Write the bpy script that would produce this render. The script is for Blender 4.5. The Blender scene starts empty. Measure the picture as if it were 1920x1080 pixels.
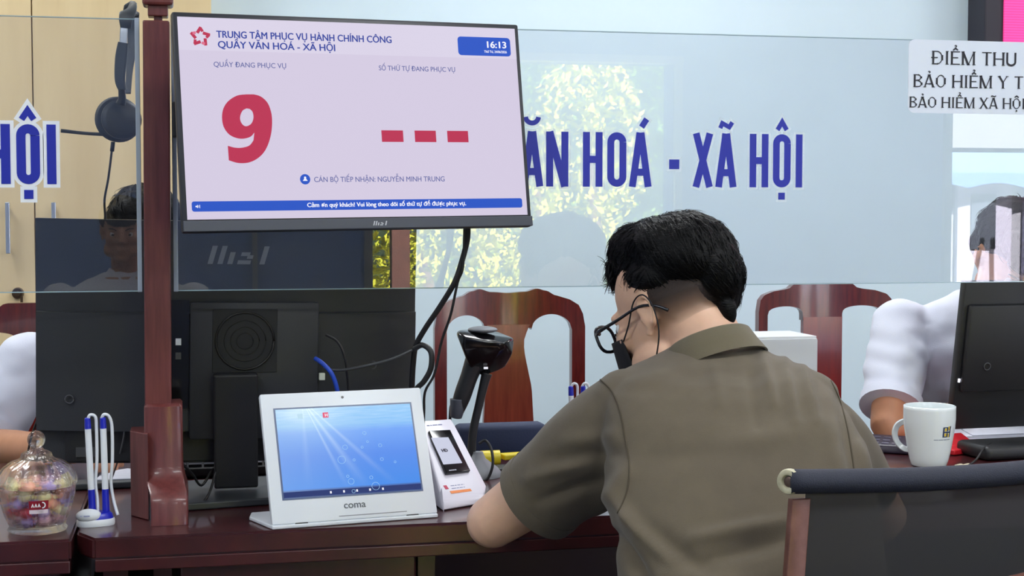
import bpy, bmesh, math, random
from mathutils import Vector, Matrix, noise
from mathutils.bvhtree import BVHTree
R = math.radians
sc = bpy.context.scene
col = sc.collection
random.seed(7)

# ---------------------------------------------------------------- camera
CAM = Vector((0, 0, 1.28)); YAW = R(12); PIT = R(2.9); FPX = 2770.0
cam_data = bpy.data.cameras.new('camera'); cam = bpy.data.objects.new('camera', cam_data); col.objects.link(cam)
cam_data.sensor_width = 36; cam_data.lens = FPX / 1920 * 36; cam_data.clip_start = .05
cam.location = CAM; cam.rotation_euler = (R(90) - PIT, 0, -YAW)
sc.camera = cam
sc.view_settings.view_transform = 'Standard'; sc.view_settings.look = 'None'
sc.view_settings.gamma = 1; sc.view_settings.exposure = 0.0; sc.view_settings.use_curve_mapping = False

# ---------------------------------------------------------------- world, sun, ceiling light
world = bpy.data.worlds.new('sky'); sc.world = world; world.use_nodes = True
wn = world.node_tree.nodes; wl = world.node_tree.links
sky = wn.new('ShaderNodeTexSky'); sky.sky_type = 'NISHITA'; sky.sun_disc = False
sky.sun_elevation = R(48); sky.sun_rotation = R(10)
wl.new(sky.outputs[0], wn['Background'].inputs[0]); wn['Background'].inputs[1].default_value = 0.40
sun_d = bpy.data.lights.new('sun', 'SUN'); sun_d.energy = 92; sun_d.angle = R(.6); sun_d.color = (1, .95, .86)
sun = bpy.data.objects.new('sun', sun_d); col.objects.link(sun)
sun.location = (0, 12, 12); sun.rotation_euler = (R(-44), 0, R(-14))      # shines from behind the building onto the yard
CEIL_LAMPS = [(-1.6, -2.2), (1.4, -2.2), (4.4, -2.2), (-1.6, .9), (1.4, .9), (4.4, .9), (-1.6, 3.9), (1.4, 3.9), (4.4, 3.9)]
LAMP_W = 36.0
for i, (x, y) in enumerate(CEIL_LAMPS):
    ld = bpy.data.lights.new('ceiling_lamp_light', 'AREA'); ld.shape = 'RECTANGLE'; ld.size = 1.15; ld.size_y = .55
    ld.energy = LAMP_W; ld.color = (.96, .99, 1.0)
    lo = bpy.data.objects.new('ceiling_lamp_light', ld); col.objects.link(lo); lo.location = (x, y, 3.15)

# ---------------------------------------------------------------- picture measurement helpers
FW = Vector((math.sin(YAW) * math.cos(PIT), math.cos(YAW) * math.cos(PIT), -math.sin(PIT)))
RT = Vector((math.cos(YAW), -math.sin(YAW), 0)); UP = RT.cross(FW)
def ray(px, py): return FW + RT * ((px - 960) / FPX) - UP * ((py - 540) / FPX)
def atY(px, py, Y): d = ray(px, py); return CAM + d * (Y / d.y)
def atZ(px, py, Z): d = ray(px, py); return CAM + d * ((Z - CAM.z) / d.z)
def atD(px, py, D): return CAM + ray(px, py) * D
def PXM(D): return D / FPX
V = lambda *a: Vector(a)

# ---------------------------------------------------------------- materials
MATS = {}
def srgb(r, g, b):
    f = lambda c: (c / 255 / 12.92) if c <= 10 else ((c / 255 + .055) / 1.055) ** 2.4
    return (f(r), f(g), f(b), 1)
def mat(name, rgb, rough=.5, metal=0, spec=.5, coat=0, noise_amt=0, noise_scale=20, stretch=(1, 1, 1), rgb2=None, bump=0, bump_scale=200, emit=0, alpha=1, sheen=0, trans=0, sss=0):
    if name in MATS: return MATS[name]
    m = bpy.data.materials.new(name); m.use_nodes = True; MATS[name] = m
    nt = m.node_tree; b = nt.nodes['Principled BSDF']; c = srgb(*rgb)
    b.inputs['Base Color'].default_value = c; b.inputs['Roughness'].default_value = rough; b.inputs['Metallic'].default_value = metal
    b.inputs['Specular IOR Level'].default_value = spec; b.inputs['Coat Weight'].default_value = coat; b.inputs['Coat Roughness'].default_value = .08
    b.inputs['Alpha'].default_value = alpha; b.inputs['Sheen Weight'].default_value = sheen; b.inputs['Transmission Weight'].default_value = trans
    b.inputs['Subsurface Weight'].default_value = sss
    if sss: b.inputs['Subsurface Radius'].default_value = (.01, .004, .002); b.inputs['Subsurface Scale'].default_value = 1
    if emit: b.inputs['Emission Color'].default_value = c; b.inputs['Emission Strength'].default_value = emit
    if noise_amt or rgb2:
        tc = nt.nodes.new('ShaderNodeTexCoord'); mp = nt.nodes.new('ShaderNodeMapping'); mp.inputs['Scale'].default_value = stretch
        n = nt.nodes.new('ShaderNodeTexNoise'); n.inputs['Scale'].default_value = noise_scale; n.inputs['Detail'].default_value = 6; n.inputs['Roughness'].default_value = .6
        rp = nt.nodes.new('ShaderNodeValToRGB'); c2 = srgb(*(rgb2 or [max(0, v * (1 - noise_amt)) for v in rgb]))
        rp.color_ramp.elements[0].position = .3; rp.color_ramp.elements[1].position = .7
        rp.color_ramp.elements[0].color = c; rp.color_ramp.elements[1].color = c2
        nt.links.new(tc.outputs['Object'], mp.inputs[0]); nt.links.new(mp.outputs[0], n.inputs[0]); nt.links.new(n.outputs[0], rp.inputs[0]); nt.links.new(rp.outputs[0], b.inputs['Base Color'])
    if bump:
        tc = nt.nodes.new('ShaderNodeTexCoord'); n = nt.nodes.new('ShaderNodeTexNoise'); n.inputs['Scale'].default_value = bump_scale; n.inputs['Detail'].default_value = 4
        mp = nt.nodes.new('ShaderNodeMapping'); mp.inputs['Scale'].default_value = stretch
        bp = nt.nodes.new('ShaderNodeBump'); bp.inputs['Strength'].default_value = bump; bp.inputs['Distance'].default_value = .002
        nt.links.new(tc.outputs['Object'], mp.inputs[0]); nt.links.new(mp.outputs[0], n.inputs[0]); nt.links.new(n.outputs[0], bp.inputs['Height']); nt.links.new(bp.outputs[0], b.inputs['Normal'])
    return m
def glassy(name, ior=1.55, tint=(1, 1, 1), rough=0.0):
    m = bpy.data.materials.new(name); m.use_nodes = True; MATS[name] = m; nt = m.node_tree
    nt.nodes.remove(nt.nodes['Principled BSDF'])
    t = nt.nodes.new('ShaderNodeBsdfTransparent'); t.inputs[0].default_value = (*tint, 1)
    g = nt.nodes.new('ShaderNodeBsdfGlossy'); g.inputs['Roughness'].default_value = rough
    f = nt.nodes.new('ShaderNodeFresnel'); f.inputs[0].default_value = ior
    geo = nt.nodes.new('ShaderNodeNewGeometry'); mm = nt.nodes.new('ShaderNodeMath'); mm.operation = 'SUBTRACT'; mm.inputs[0].default_value = 1
    m2 = nt.nodes.new('ShaderNodeMath'); m2.operation = 'MULTIPLY'; mx = nt.nodes.new('ShaderNodeMixShader')
    nt.links.new(geo.outputs['Backfacing'], mm.inputs[1]); nt.links.new(f.outputs[0], m2.inputs[0]); nt.links.new(mm.outputs[0], m2.inputs[1])
    nt.links.new(m2.outputs[0], mx.inputs[0]); nt.links.new(t.outputs[0], mx.inputs[1]); nt.links.new(g.outputs[0], mx.inputs[2])
    nt.links.new(mx.outputs[0], nt.nodes['Material Output'].inputs[0]); return m

WOOD = mat('red_wood', (72, 28, 30), .28, coat=.45, rgb2=(52, 20, 24), noise_scale=5, stretch=(3, 22, 3), bump=.05, bump_scale=60)
WOODV = mat('red_wood_upright', (112, 54, 52), .42, coat=.2, rgb2=(88, 38, 38), noise_scale=5, stretch=(22, 22, 2), bump=.05, bump_scale=60)
WOODC = mat('chair_wood', (112, 32, 26), .25, coat=.6, rgb2=(78, 20, 20), noise_scale=6, stretch=(14, 14, 1.5), bump=.05, bump_scale=60)
WOODS = mat('splat_wood', (134, 58, 42), .3, coat=.5, rgb2=(104, 34, 26), noise_scale=5, stretch=(12, 12, 1.2))
BLACKP = mat('black_plastic', (30, 31, 34), .45, bump=.15, bump_scale=900)
BLACKM = mat('monitor_plastic', (44, 46, 51), .5, bump=.2, bump_scale=700)
BLACKG = mat('black_gloss', (14, 14, 17), .15)
CABLE = mat('cable_rubber', (22, 22, 25), .5)
WHITEP = mat('white_plastic', (226, 231, 238), .35)
GREYP = mat('grey_plastic', (120, 122, 128), .45)
SKIN = mat('skin', (228, 184, 156), .5, sss=.12, noise_amt=.08, noise_scale=14, bump=.08, bump_scale=300)
SKIN2 = mat('skin_staff', (206, 146, 112), .5, sss=.1, noise_amt=.08, noise_scale=14)
SHIRT = mat('olive_cloth', (98, 88, 72), .88, sheen=.15, noise_amt=.06, noise_scale=30, bump=.35, bump_scale=900)
SHIRTD = mat('olive_seam', (74, 66, 52), .9)
WSHIRT = mat('white_cloth', (216, 220, 236), .8, sheen=.1, bump=.25, bump_scale=500)
HAIR = mat('black_hair', (5, 5, 7), .5, spec=.16, bump=.6, bump_scale=120, stretch=(1, 1, 4))
STUB = mat('stubble', (26, 20, 20), .8, rgb2=(58, 44, 38), noise_scale=350)
TROUS = mat('dark_trousers', (36, 38, 48), .85, bump=.2)
SHOE = mat('shoe_leather', (24, 22, 22), .4)
WALLM = mat('wall_paint', (212, 230, 240), .85, noise_amt=.02, noise_scale=3, bump=.05, bump_scale=120)
CABM = mat('maple_laminate', (226, 204, 160), .5, rgb2=(212, 188, 144), noise_scale=2.2, stretch=(4, 4, .5))
METAL = mat('brushed_metal', (190, 196, 204), .3, metal=.85)
BLUEV = mat('blue_vinyl', (22, 38, 168), .45)
WHITEV = mat('white_vinyl', (236, 240, 248), .5)
BLUEPEN = mat('blue_pen_plastic', (24, 36, 180), .3)
GLASS = glassy('partition_glass', 1.9, (.947, .952, .957))

# ---------------------------------------------------------------- object helpers
def link(name, me, parent=None, smooth=False, m=None):
    o = bpy.data.objects.new(name, me); col.objects.link(o)
    if m is not None and not me.materials: me.materials.append(m)
    if smooth:
        for p in me.polygons: p.use_smooth = True
    if parent is not None:
        o.parent = parent; o.matrix_parent_inverse = parent_matrix(parent).inverted()
    return o
def parent_matrix(o):
    m = o.matrix_basis.copy()
    if o.parent: m = parent_matrix(o.parent) @ o.matrix_parent_inverse @ m
    return m
def fin(name, bm, m, parent=None, smooth=False, angle=None):
    bmesh.ops.recalc_face_normals(bm, faces=bm.faces)
    me = bpy.data.meshes.new(name); bm.to_mesh(me); bm.free()
    o = link(name, me, parent, smooth or angle is not None, m)
    if angle is not None: me.set_sharp_from_angle(angle=R(angle))
    return o
def thing(name, label, cat, loc=(0, 0, 0), group=None, rot=(0, 0, 0)):
    o = bpy.data.objects.new(name, None); col.objects.link(o); o.location = loc; o.rotation_euler = rot; o.empty_display_size = .05
    o['label'] = label; o['category'] = cat
    if group: o['group'] = group
    return o
def tag(o, label, cat, group=None):
    o['label'] = label; o['category'] = cat
    if group: o['group'] = group
    return o
def struct(o): o['kind'] = 'structure'; return o
def NB(): return bmesh.new()
def box(bm, c, s, rot=None, bev=0):
    """box of size s centred on c; rot a 3x3/4x4 matrix"""
    M = Matrix.Translation(Vector(c)) @ (rot.to_4x4() if rot else Matrix.Identity(4)) @ Matrix.Diagonal((*s, 1))
    r = bmesh.ops.create_cube(bm, size=1, matrix=M)
    if bev:
        es = list({e for v in r['verts'] for e in v.link_edges})
        bmesh.ops.bevel(bm, geom=es, offset=bev, segments=2, affect='EDGES', profile=.5)
    return bm
def cyl(bm, a, b, r1, r2=None, n=20, caps=True):
    a = Vector(a); b = Vector(b); d = b - a; r2 = r1 if r2 is None else r2
    M = Matrix.Translation((a + b) / 2) @ d.to_track_quat('Z', 'Y').to_matrix().to_4x4()
    bmesh.ops.create_cone(bm, cap_ends=caps, cap_tris=False, segments=n, radius1=r1, radius2=r2, depth=d.length, matrix=M); return bm
def smooth_path(pts, sub=6):
    pts = [Vector(p) for p in pts]
    if len(pts) < 3: return pts
    out = []
    for i in range(len(pts) - 1):
        p0 = pts[max(i - 1, 0)]; p1 = pts[i]; p2 = pts[i + 1]; p3 = pts[min(i + 2, len(pts) - 1)]
        for k in range(sub):
            t = k / sub
            out.append(.5 * ((2 * p1) + (p2 - p0) * t + (2 * p0 - 5 * p1 + 4 * p2 - p3) * t * t + (3 * p1 - p0 - 3 * p2 + p3) * t ** 3))
    out.append(pts[-1]); return out
def tube(bm, pts, r, n=8, sub=6, caps=True):
    """r float or list (one per input point)"""
    if isinstance(r, (list, tuple)):
        rp = [Vector((x, 0, 0)) for x in r]; rr = [v.x for v in smooth_path(rp, sub)] if len(pts) > 2 else list(r)
    P = smooth_path(pts, sub)
    if not isinstance(r, (list, tuple)): rr = [r] * len(P)
    prev = None; ref = None
    for i, p in enumerate(P):
        t = (P[min(i + 1, len(P) - 1)] - P[max(i - 1, 0)]).normalized()
        if ref is None: ref = t.orthogonal().normalized()
        ref = (ref - t * ref.dot(t)).normalized(); bi = t.cross(ref)
        ring = [bm.verts.new(p + (ref * math.cos(2 * math.pi * k / n) + bi * math.sin(2 * math.pi * k / n)) * rr[i]) for k in range(n)]
        if prev:
            for k in range(n): bm.faces.new((prev[k], prev[(k + 1) % n], ring[(k + 1) % n], ring[k]))
        elif caps: bm.faces.new(ring[::-1])
        prev = ring
    if caps: bm.faces.new(prev)
    return bm
def rings(bm, secs, n=32):
    """secs: (centre, vecA, vecB, exponent)"""
    prev = None
    for c, a, b, e in secs:
        ring = []
        for k in range(n):
            th = 2 * math.pi * k / n; ct, st = math.cos(th), math.sin(th)
            x = math.copysign(abs(ct) ** (2 / e), ct); y = math.copysign(abs(st) ** (2 / e), st)
            ring.append(bm.verts.new(c + a * x + b * y))
        if prev:
            for k in range(n): bm.faces.new((prev[k], prev[(k + 1) % n], ring[(k + 1) % n], ring[k]))
        else: bm.faces.new(ring[::-1])
        prev = ring
    bm.faces.new(prev); return bm
def lathe(bm, prof, c=(0, 0, 0), n=32, rib=None):
    c = Vector(c); prev = None
    for r, z in prof:
        ring = []
        for k in range(n):
            th = 2 * math.pi * k / n; q = r * (1 + (rib(th, z) if rib else 0))
            ring.append(bm.verts.new(c + V(q * math.cos(th), q * math.sin(th), z)))
        if prev:
            for k in range(n): bm.faces.new((prev[k], prev[(k + 1) % n], ring[(k + 1) % n], ring[k]))
        elif r > 1e-5: bm.faces.new(ring[::-1])
        prev = ring
    if prof[-1][0] > 1e-5: bm.faces.new(prev)
    bmesh.ops.remove_doubles(bm, verts=bm.verts, dist=1e-6)
    return bm
def ell(bm, c, r, rot=None, seg=20):
    M = Matrix.Translation(Vector(c)) @ (rot.to_4x4() if rot else Matrix.Identity(4)) @ Matrix.Diagonal((*r, 1))
    bmesh.ops.create_uvsphere(bm, u_segments=seg, v_segments=seg // 2 + 2, radius=1, matrix=M); return bm
def prism(bm, poly, O, ax, ay, d):
    """extrude 2D polygon (in axes ax, ay from O) by vector d"""
    a = [bm.verts.new(O + ax * x + ay * y) for x, y in poly]; b = [bm.verts.new(v.co + d) for v in a]
    bm.faces.new(a); bm.faces.new(b[::-1]); n = len(a)
    for i in range(n): bm.faces.new((a[i], b[i], b[(i + 1) % n], a[(i + 1) % n]))
    return bm
def hull(bm, pts, bev=0):
    vs = [bm.verts.new(p) for p in pts]; r = bmesh.ops.convex_hull(bm, input=vs)
    if bev:
        bmesh.ops.dissolve_limit(bm, angle_limit=R(2), verts=bm.verts, edges=bm.edges)
        bmesh.ops.bevel(bm, geom=list(bm.edges), offset=bev, segments=3, affect='EDGES', profile=.5)
    return bm
def blob(name, bm, m, parent, voxel=.004, sm=6, disp=None, fac=.5):
    """fuse overlapping closed pieces into one continuous skin"""
    bmesh.ops.recalc_face_normals(bm, faces=bm.faces)
    me = bpy.data.meshes.new(name); bm.to_mesh(me); bm.free()
    tmp = bpy.data.objects.new('tmp', me); col.objects.link(tmp)
    a = tmp.modifiers.new('r', 'REMESH'); a.mode = 'VOXEL'; a.voxel_size = voxel
    s = tmp.modifiers.new('s', 'SMOOTH'); s.iterations = sm; s.factor = fac
    dg = bpy.context.evaluated_depsgraph_get(); dg.update()
    out = bpy.data.meshes.new_from_object(tmp.evaluated_get(dg)); bpy.data.objects.remove(tmp); bpy.data.meshes.remove(me)
    if disp:
        co = [v.co.copy() for v in out.vertices]; no = [v.normal.copy() for v in out.vertices]
        for v, c, n_ in zip(out.vertices, co, no): v.co = c + n_ * disp(c, n_)
    out.name = name
    return link(name, out, parent, True, m)
def copy_tree(o, parent=None):
    c = o.copy(); col.objects.link(c)
    if parent is not None: c.parent = parent; c.matrix_parent_inverse = o.matrix_parent_inverse.copy()
    for ch in [x for x in bpy.data.objects if x.parent == o]: copy_tree(ch, c)
    return c

# ---------------------------------------------------------------- lettering helpers
def text_mesh(name, s, O, ax, ay, h, m, parent, bold=0.0, xs=1.0, align='LEFT', depth=.0004, width=None):
    """flat lettering: cap height h, baseline start at O, ax/ay unit vectors in the plane"""
    cu = bpy.data.curves.new(name, 'FONT'); cu.body = s; cu.size = h / .727; cu.extrude = depth; cu.align_x = align; cu.resolution_u = 6
    tmp = bpy.data.objects.new('tmp', cu); col.objects.link(tmp)
    dg = bpy.context.evaluated_depsgraph_get(); dg.update()
    me = bpy.data.meshes.new_from_object(tmp.evaluated_get(dg)); bpy.data.objects.remove(tmp); bpy.data.curves.remove(cu)
    if width and me.vertices:
        xsv = [v.co.x for v in me.vertices]; xs = width / max(1e-6, max(xsv) - min(xsv)); x0 = min(xsv)
        if align == 'LEFT':
            for v in me.vertices: v.co.x -= x0
    az = ax.cross(ay)
    if bold:
        b2 = bmesh.new(); b2.from_mesh(me); n0 = me.copy()
        for kx, ky in ((1, 0), (-1, 0), (0, 1), (0, -1)):
            q_ = n0.copy()
            for v in q_.vertices: v.co.x += kx * bold * h * .9 / max(.2, xs); v.co.y += ky * bold * h * .5; v.co.z += .00002 * (kx + 2 * ky)
            b2.from_mesh(q_); bpy.data.meshes.remove(q_)
        b2.to_mesh(me); b2.free(); bpy.data.meshes.remove(n0)
    for v in me.vertices: c = v.co.copy(); v.co = O + ax * (c.x * xs) + ay * c.y + az * c.z
    me.materials.clear(); return link(name, me, parent, False, m)

def arc(cx, cy, rx, ry, a0, a1, n=10): return [(cx + rx * math.cos(R(a0 + (a1 - a0) * i / n)), cy + ry * math.sin(R(a0 + (a1 - a0) * i / n))) for i in range(n + 1)]
def glyph(ch, w, s, tn):
    """strokes of a capital letter in a box w wide, 1 high; s = stem width, tn = thin stroke; list of (points, thickness, kind)"""
    h = s / 2; t = tn / 2; G = []
    base = {'Ă': 'A', 'Á': 'A', 'Ã': 'A', 'Ả': 'A', 'Ộ': 'O', 'Ể': 'E', 'Ế': 'E', 'Đ': 'D'}.get(ch, ch)
    def v(x): G.append(([(x, 0), (x, 1)], s, 'v'))
    if base == 'A': G += [([(h * .8, 0), (w / 2 - h * .15, 1)], (s + tn) / 2 if tn < s else s, 'd'), ([(w - h * .8, 0), (w / 2 + h * .15, 1)], s, 'd'), ([(w * .22, .27), (w * .78, .27)], tn, 'h')]
    elif base == 'V': G += [([(h * .8, 1), (w / 2 - h * .15, 0)], s, 'd'), ([(w - h * .8, 1), (w / 2 + h * .15, 0)], (s + tn) / 2 if tn < s else s, 'd')]
    elif base == 'N': v(h); v(w - h); G.append(([(h, 1), (w - h, 0)], s, 'd'))
    elif base == 'H': v(h); v(w - h); G.append(([(h, .5), (w - h, .5)], tn, 'h'))
    elif base == 'I': v(w / 2)
    elif base == 'T': v(w / 2); G.append(([(0, 1 - t), (w, 1 - t)], tn, 'h'))
    elif base == 'E':
        v(h); G += [([(h, t), (w, t)], tn, 'h'), ([(h, 1 - t), (w, 1 - t)], tn, 'h'), ([(h, .52), (w * .8, .52)], tn, 'h')]
    elif base == 'M': v(h); v(w - h); G += [([(h, 1), (w / 2, 0)], s, 'd'), ([(w - h, 1), (w / 2, 0)], tn, 'd')]
    elif base == 'X': G += [([(h, 1), (w - h, 0)], s, 'd'), ([(w - h, 1), (h, 0)], (s + tn) / 2 if tn < s else s, 'd')]
    elif base == 'Y': G += [([(h, 1), (w / 2, .48)], s, 'd'), ([(w - h, 1), (w / 2, .48)], tn, 'd'), ([(w / 2, 0), (w / 2, .5)], s, 'v')]
    elif base == 'U': G += [([(h, 1), (h, .3)] + arc(w / 2, .3, w / 2 - h, .3 - t, 180, 360)[1:] + [(w - h, 1)], s, 'c')]
    elif base == 'B':
        v(h); r = .235
        G += [([(h, 1 - t), (w * .55, 1 - t)] + arc(w * .55, .76, w * .38 - h, .24 - t, 90, -90) + [(h, .52)], tn if tn < s else s, 'c'), ([(h, .52), (w * .58, .52)] + arc(w * .58, .26, w * .42 - h, .26 - t, 90, -90) + [(h, t)], tn if tn < s else s, 'c')]
        if tn < s: G += [([(w * .9, .68), (w * .9, .84)], s * .8, 'd'), ([(w * .95, .16), (w * .95, .36)], s * .8, 'd')]
    elif base == 'D':
        v(h); G.append(([(h, t), (w * .45, t)] + arc(w * .45, .5, w * .55 - h, .5 - t, -90, 90, 14) + [(h, 1 - t)], tn if tn < s else s, 'c'))
        if tn < s: G.append(([(w - h * .9, .3), (w - h * .9, .7)], s, 'd'))
        if ch == 'Đ': G.append(([(-w * .12, .5), (w * .5, .5)], tn, 'h'))
    elif base == 'O':
        if tn < s:
            G.append((arc(w / 2, .5, w / 2 - h, .5 - t, 0, 360, 28), tn, 'c'))
            for q in (h, w - h): G.append(([(q, .25), (q, .75)], s, 'd'))
        else:
            rr = w / 2 - h
            G.append((arc(w / 2, 1 - h - rr, rr, rr, 0, 180, 12) + arc(w / 2, h + rr, rr, rr, 180, 360, 12) + [(w - h, 1 - h - rr)], s, 'c'))
    elif base == '-': G.append(([(0, .42), (w, .42)], s * 1.35, 'h'))
    c = w / 2; a = s * .85
    if ch == 'Ă': G.append((arc(c, 1.26, .3 * w, .11, 180, 360, 10), a * .8, 'c'))
    if ch == 'Á': G.append(([(c + .02, 1.1), (c + .12, 1.25)], a, 'd'))
    if ch == 'Ã': G.append(([(c - .3 * w, 1.1), (c - .2 * w, 1.19), (c, 1.15), (c + .15 * w, 1.12), (c + .3 * w, 1.21)], a * .75, 'c'))
    if ch in 'ỘỂẾ': G.append(([(c - .26 * w, 1.08), (c, 1.23), (c + .26 * w, 1.08)], a * .8, 'c'))
    if ch == 'Ộ': G.append(([(c, -.1), (c, -.1 - s)], s, 'v'))
    if ch in 'ẢỂ': y = 1.12 if ch == 'Ả' else 1.3; G.append((arc(c, y + .08, .08, .06, 170, -80, 8) + [(c, y)], tn if tn < s else a * .5, 'c'))
    if ch == 'Ế': G.append(([(c + .15, 1.22), (c + .26, 1.34)], a * .7, 'd'))
    return G
def stroke(bm, O, ax, ay, pts, th, n, z, H, ext=0):
    nrm = ax.cross(ay)
    P2 = [Vector((x * H, y * H)) for x, y in pts]
    if ext:
        P2[0] = P2[0] + (P2[0] - P2[1]).normalized() * ext; P2[-1] = P2[-1] + (P2[-1] - P2[-2]).normalized() * ext
    prev = None
    for i, p in enumerate(P2):
        d0 = (P2[i] - P2[i - 1]).normalized() if i else (P2[1] - P2[0]).normalized()
        d1 = (P2[i + 1] - P2[i]).normalized() if i < len(P2) - 1 else d0
        d = (d0 + d1); d = d.normalized() if d.length > .1 else d0
        k = th / 2 / max(.5, d.dot(d0)); q = Vector((-d.y, d.x)) * k
        pr = [O + ax * c.x + ay * c.y + nrm * z for c in (p + q, p - q)]
        cur = [bm.verts.new(c) for c in pr]
        if prev: bm.faces.new((prev[0], prev[1], cur[1], cur[0]))
        prev = cur
def letter(parent, ch, x0, x1, y0, H, ax, ay, O, s, tn, halo, m, mh, serif=False, z=0):
    w = (x1 - x0) / H; Ol = O + ax * x0 + ay * y0
    G = glyph(ch, w, s, tn)
    bm = NB()
    for i_, (pts, th, k) in enumerate(G): stroke(bm, Ol, ax, ay, pts, th * H, 0, z + .0009 + i_ * .00006, H)
    if serif:
        for pts, th, k in G:
            for (x, y) in ((pts[0], pts[-1]) if k in 'vd' else ()):
                if abs(y) < .01 or abs(y - 1) < .01: yy = y + (.025 if y < .5 else -.025); stroke(bm, Ol, ax, ay, [(x - s * .8, yy), (x + s * .8, yy)], .05 * H, 0, z + .0014, H)
    o = fin('letter', bm, m, parent)
    if halo:
        bm = NB()
        for i_, (pts, th, k) in enumerate(G):
            if k == 'c' and len(pts) > 22:      # the O: a filled stadium instead of a ring that would overlap itself
                rr_ = w / 2 * H + halo; nz_ = ax.cross(ay) * (z + .0002)
                pl = arc(w / 2 * H, H - w / 2 * H, rr_, rr_, 0, 180, 12) + arc(w / 2 * H, w / 2 * H, rr_, rr_, 180, 360, 12)
                bm.faces.new([bm.verts.new(Ol + ax * a_ + ay * b_ + nz_) for a_, b_ in pl]); continue
            stroke(bm, Ol, ax, ay, pts, (th * H + 2 * halo), 0, z + .0002 + i_ * .00005, H, ext=halo)
        fin('outline', bm, mh, o)
    return o

# =================================================================================== STRUCTURE
def slab(name, c, s, m): return struct(fin(name, box(NB(), c, s), m))
FLOORM = mat('floor_tile', (70, 62, 58), .25, noise_amt=.15, noise_scale=6)
CEILM = mat('ceiling_paint', (235, 238, 240), .9)
slab('floor', (2, .6, -.05), (12.4, 9.6, .1), FLOORM)
slab('ceiling', (2, .6, 3.25), (12.4, 9.6, .1), CEILM)
slab('wall_back', (2, 5.3, 1.6), (12.4, .2, 3.2), WALLM)
slab('wall_left', (-4.1, .6, 1.6), (.2, 9.2, 3.2), WALLM)
slab('wall_right', (8.1, .6, 1.6), (.2, 9.2, 3.2), WALLM)
REARM = mat('rear_wall_paint', (128, 154, 206), .85)
bm = NB()
for c, s in (((-1.88, -4.1, 1.6), (4.44, .2, 3.2)), ((.71, -4.1, 1.6), (.74, .2, 3.2)), ((2.07, -4.1, 2.73), (1.98, .2, .94)), ((4.03, -4.1, 1.6), (1.94, .2, 3.2)), ((6.4, -4.1, 2.8), (2.8, .2, .8)), ((7.9, -4.1, 1.6), (.2, .2, 3.2))): box(bm, c, s)
struct(fin('wall_front', bm, REARM))
bm = NB()
for x in (1.05, 3.09): box(bm, (x, -4.0, 1.13), (.05, .08, 2.26))
box(bm, (2.07, -4.0, 2.28), (2.1, .08, .05)); struct(fin('door_1', bm, METAL))
bm = NB()
for x in (5.02, 7.78): box(bm, (x, -4.0, 1.2), (.05, .08, 2.4))
box(bm, (6.4, -4.0, 2.42), (2.8, .08, .05)); struct(fin('door_2', bm, METAL))
bm = NB(); box(bm, (.345, -3.97, 1.3), (.03, .06, 2.6)); struct(fin('trim_1', bm, METAL))
YARD = mat('yard_concrete', (150, 146, 138), .9, noise_amt=.12, noise_scale=2)
slab('ground', (4, -14, -.12), (40, 19.8, .1), YARD)

# ceiling lamps
LAMPM = mat('lamp_diffuser', (250, 252, 255), .5, emit=4.0)
for i, (x, y) in enumerate(CEIL_LAMPS):
    t = thing('ceiling_lamp', 'recessed rectangular ceiling light panel above the counter hall', 'lamp', (x, y, 3.2), 'ceiling light panels')
    bm = NB(); box(bm, (x, y, 3.19), (1.24, .64, .02)); box(bm, (x, y, 3.176), (1.24, .64, .008)); fin('frame', bm, METAL, t)
    fin('diffuser', box(NB(), (x, y, 3.168), (1.18, .58, .006)), LAMPM, t)

# back wall cabinet
cab = thing('wall_cabinet', 'tall maple-faced cabinet with slim metal handles covering the back wall behind the desk', 'cabinet', (-1.2, 5.1, 0))
fin('body', box(NB(), (-1.42, 5.12, 1.6), (2.94, .16, 3.2)), CABM, cab)
edges = [-2.86, -2.1, -1.31, -.517, .053]
for i in range(4):
    d = fin('door', box(NB(), ((edges[i] + edges[i + 1]) / 2, 5.03, 1.6), (edges[i + 1] - edges[i] - .004, .02, 3.14), bev=.001), CABM, cab)
for x, z0, z1 in ((-.597, 1.15, 1.315), (-.455, 1.15, 1.315), (-2.03, 1.15, 1.315), (-2.17, 1.15, 1.315)):
    bm = NB(); box(bm, (x, 4.985, (z0 + z1) / 2), (.014, .012, z1 - z0), bev=.002)
    for z in (z0 + .02, z1 - .02): cyl(bm, (x, 5.02, z), (x, 4.985, z), .004, n=8)
    fin('handle', bm, METAL, cab)
p = atY(33, 550, 5.01); bm = NB(); cyl(bm, (p.x, 5.02, p.z), (p.x, 5.0, p.z), .019, .017, 20); cyl(bm, (p.x, 5.0, p.z), (p.x, 4.99, p.z), .008, n=12)
box(bm, (p.x + .015, 4.985, p.z - .025), (.008, .003, .03)); fin('lock', bm, mat('bronze', (84, 66, 48), .35, metal=.7), cab)

# LED board
led = thing('led_board', 'large wall-mounted LED message board glowing pink in a black frame', 'display board', (3.8, 5.2, 2))
fin('frame', box(NB(), (3.95, 5.13, 2.4), (2.14, .13, 1.05), bev=.006), mat('led_frame', (38, 34, 46), .5), led)
LEDM = mat('led_pink', (236, 60, 140), .6, emit=.85)
nt = LEDM.node_tree; tc = nt.nodes.new('ShaderNodeTexCoord'); wv = nt.nodes.new('ShaderNodeTexWave'); wv.bands_direction = 'Z'; wv.inputs['Scale'].default_value = 32
rp = nt.nodes.new('ShaderNodeValToRGB'); rp.color_ramp.elements[0].color = srgb(205, 40, 110); rp.color_ramp.elements[1].color = srgb(246, 76, 160)
nt.links.new(tc.outputs['Object'], wv.inputs[0]); nt.links.new(wv.outputs[0], rp.inputs[0]); nt.links.new(rp.outputs[0], nt.nodes['Principled BSDF'].inputs['Emission Color'])
fin('screen', box(NB(), (3.95, 5.062, 2.405), (1.99, .01, .97)), LEDM, led)

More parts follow.
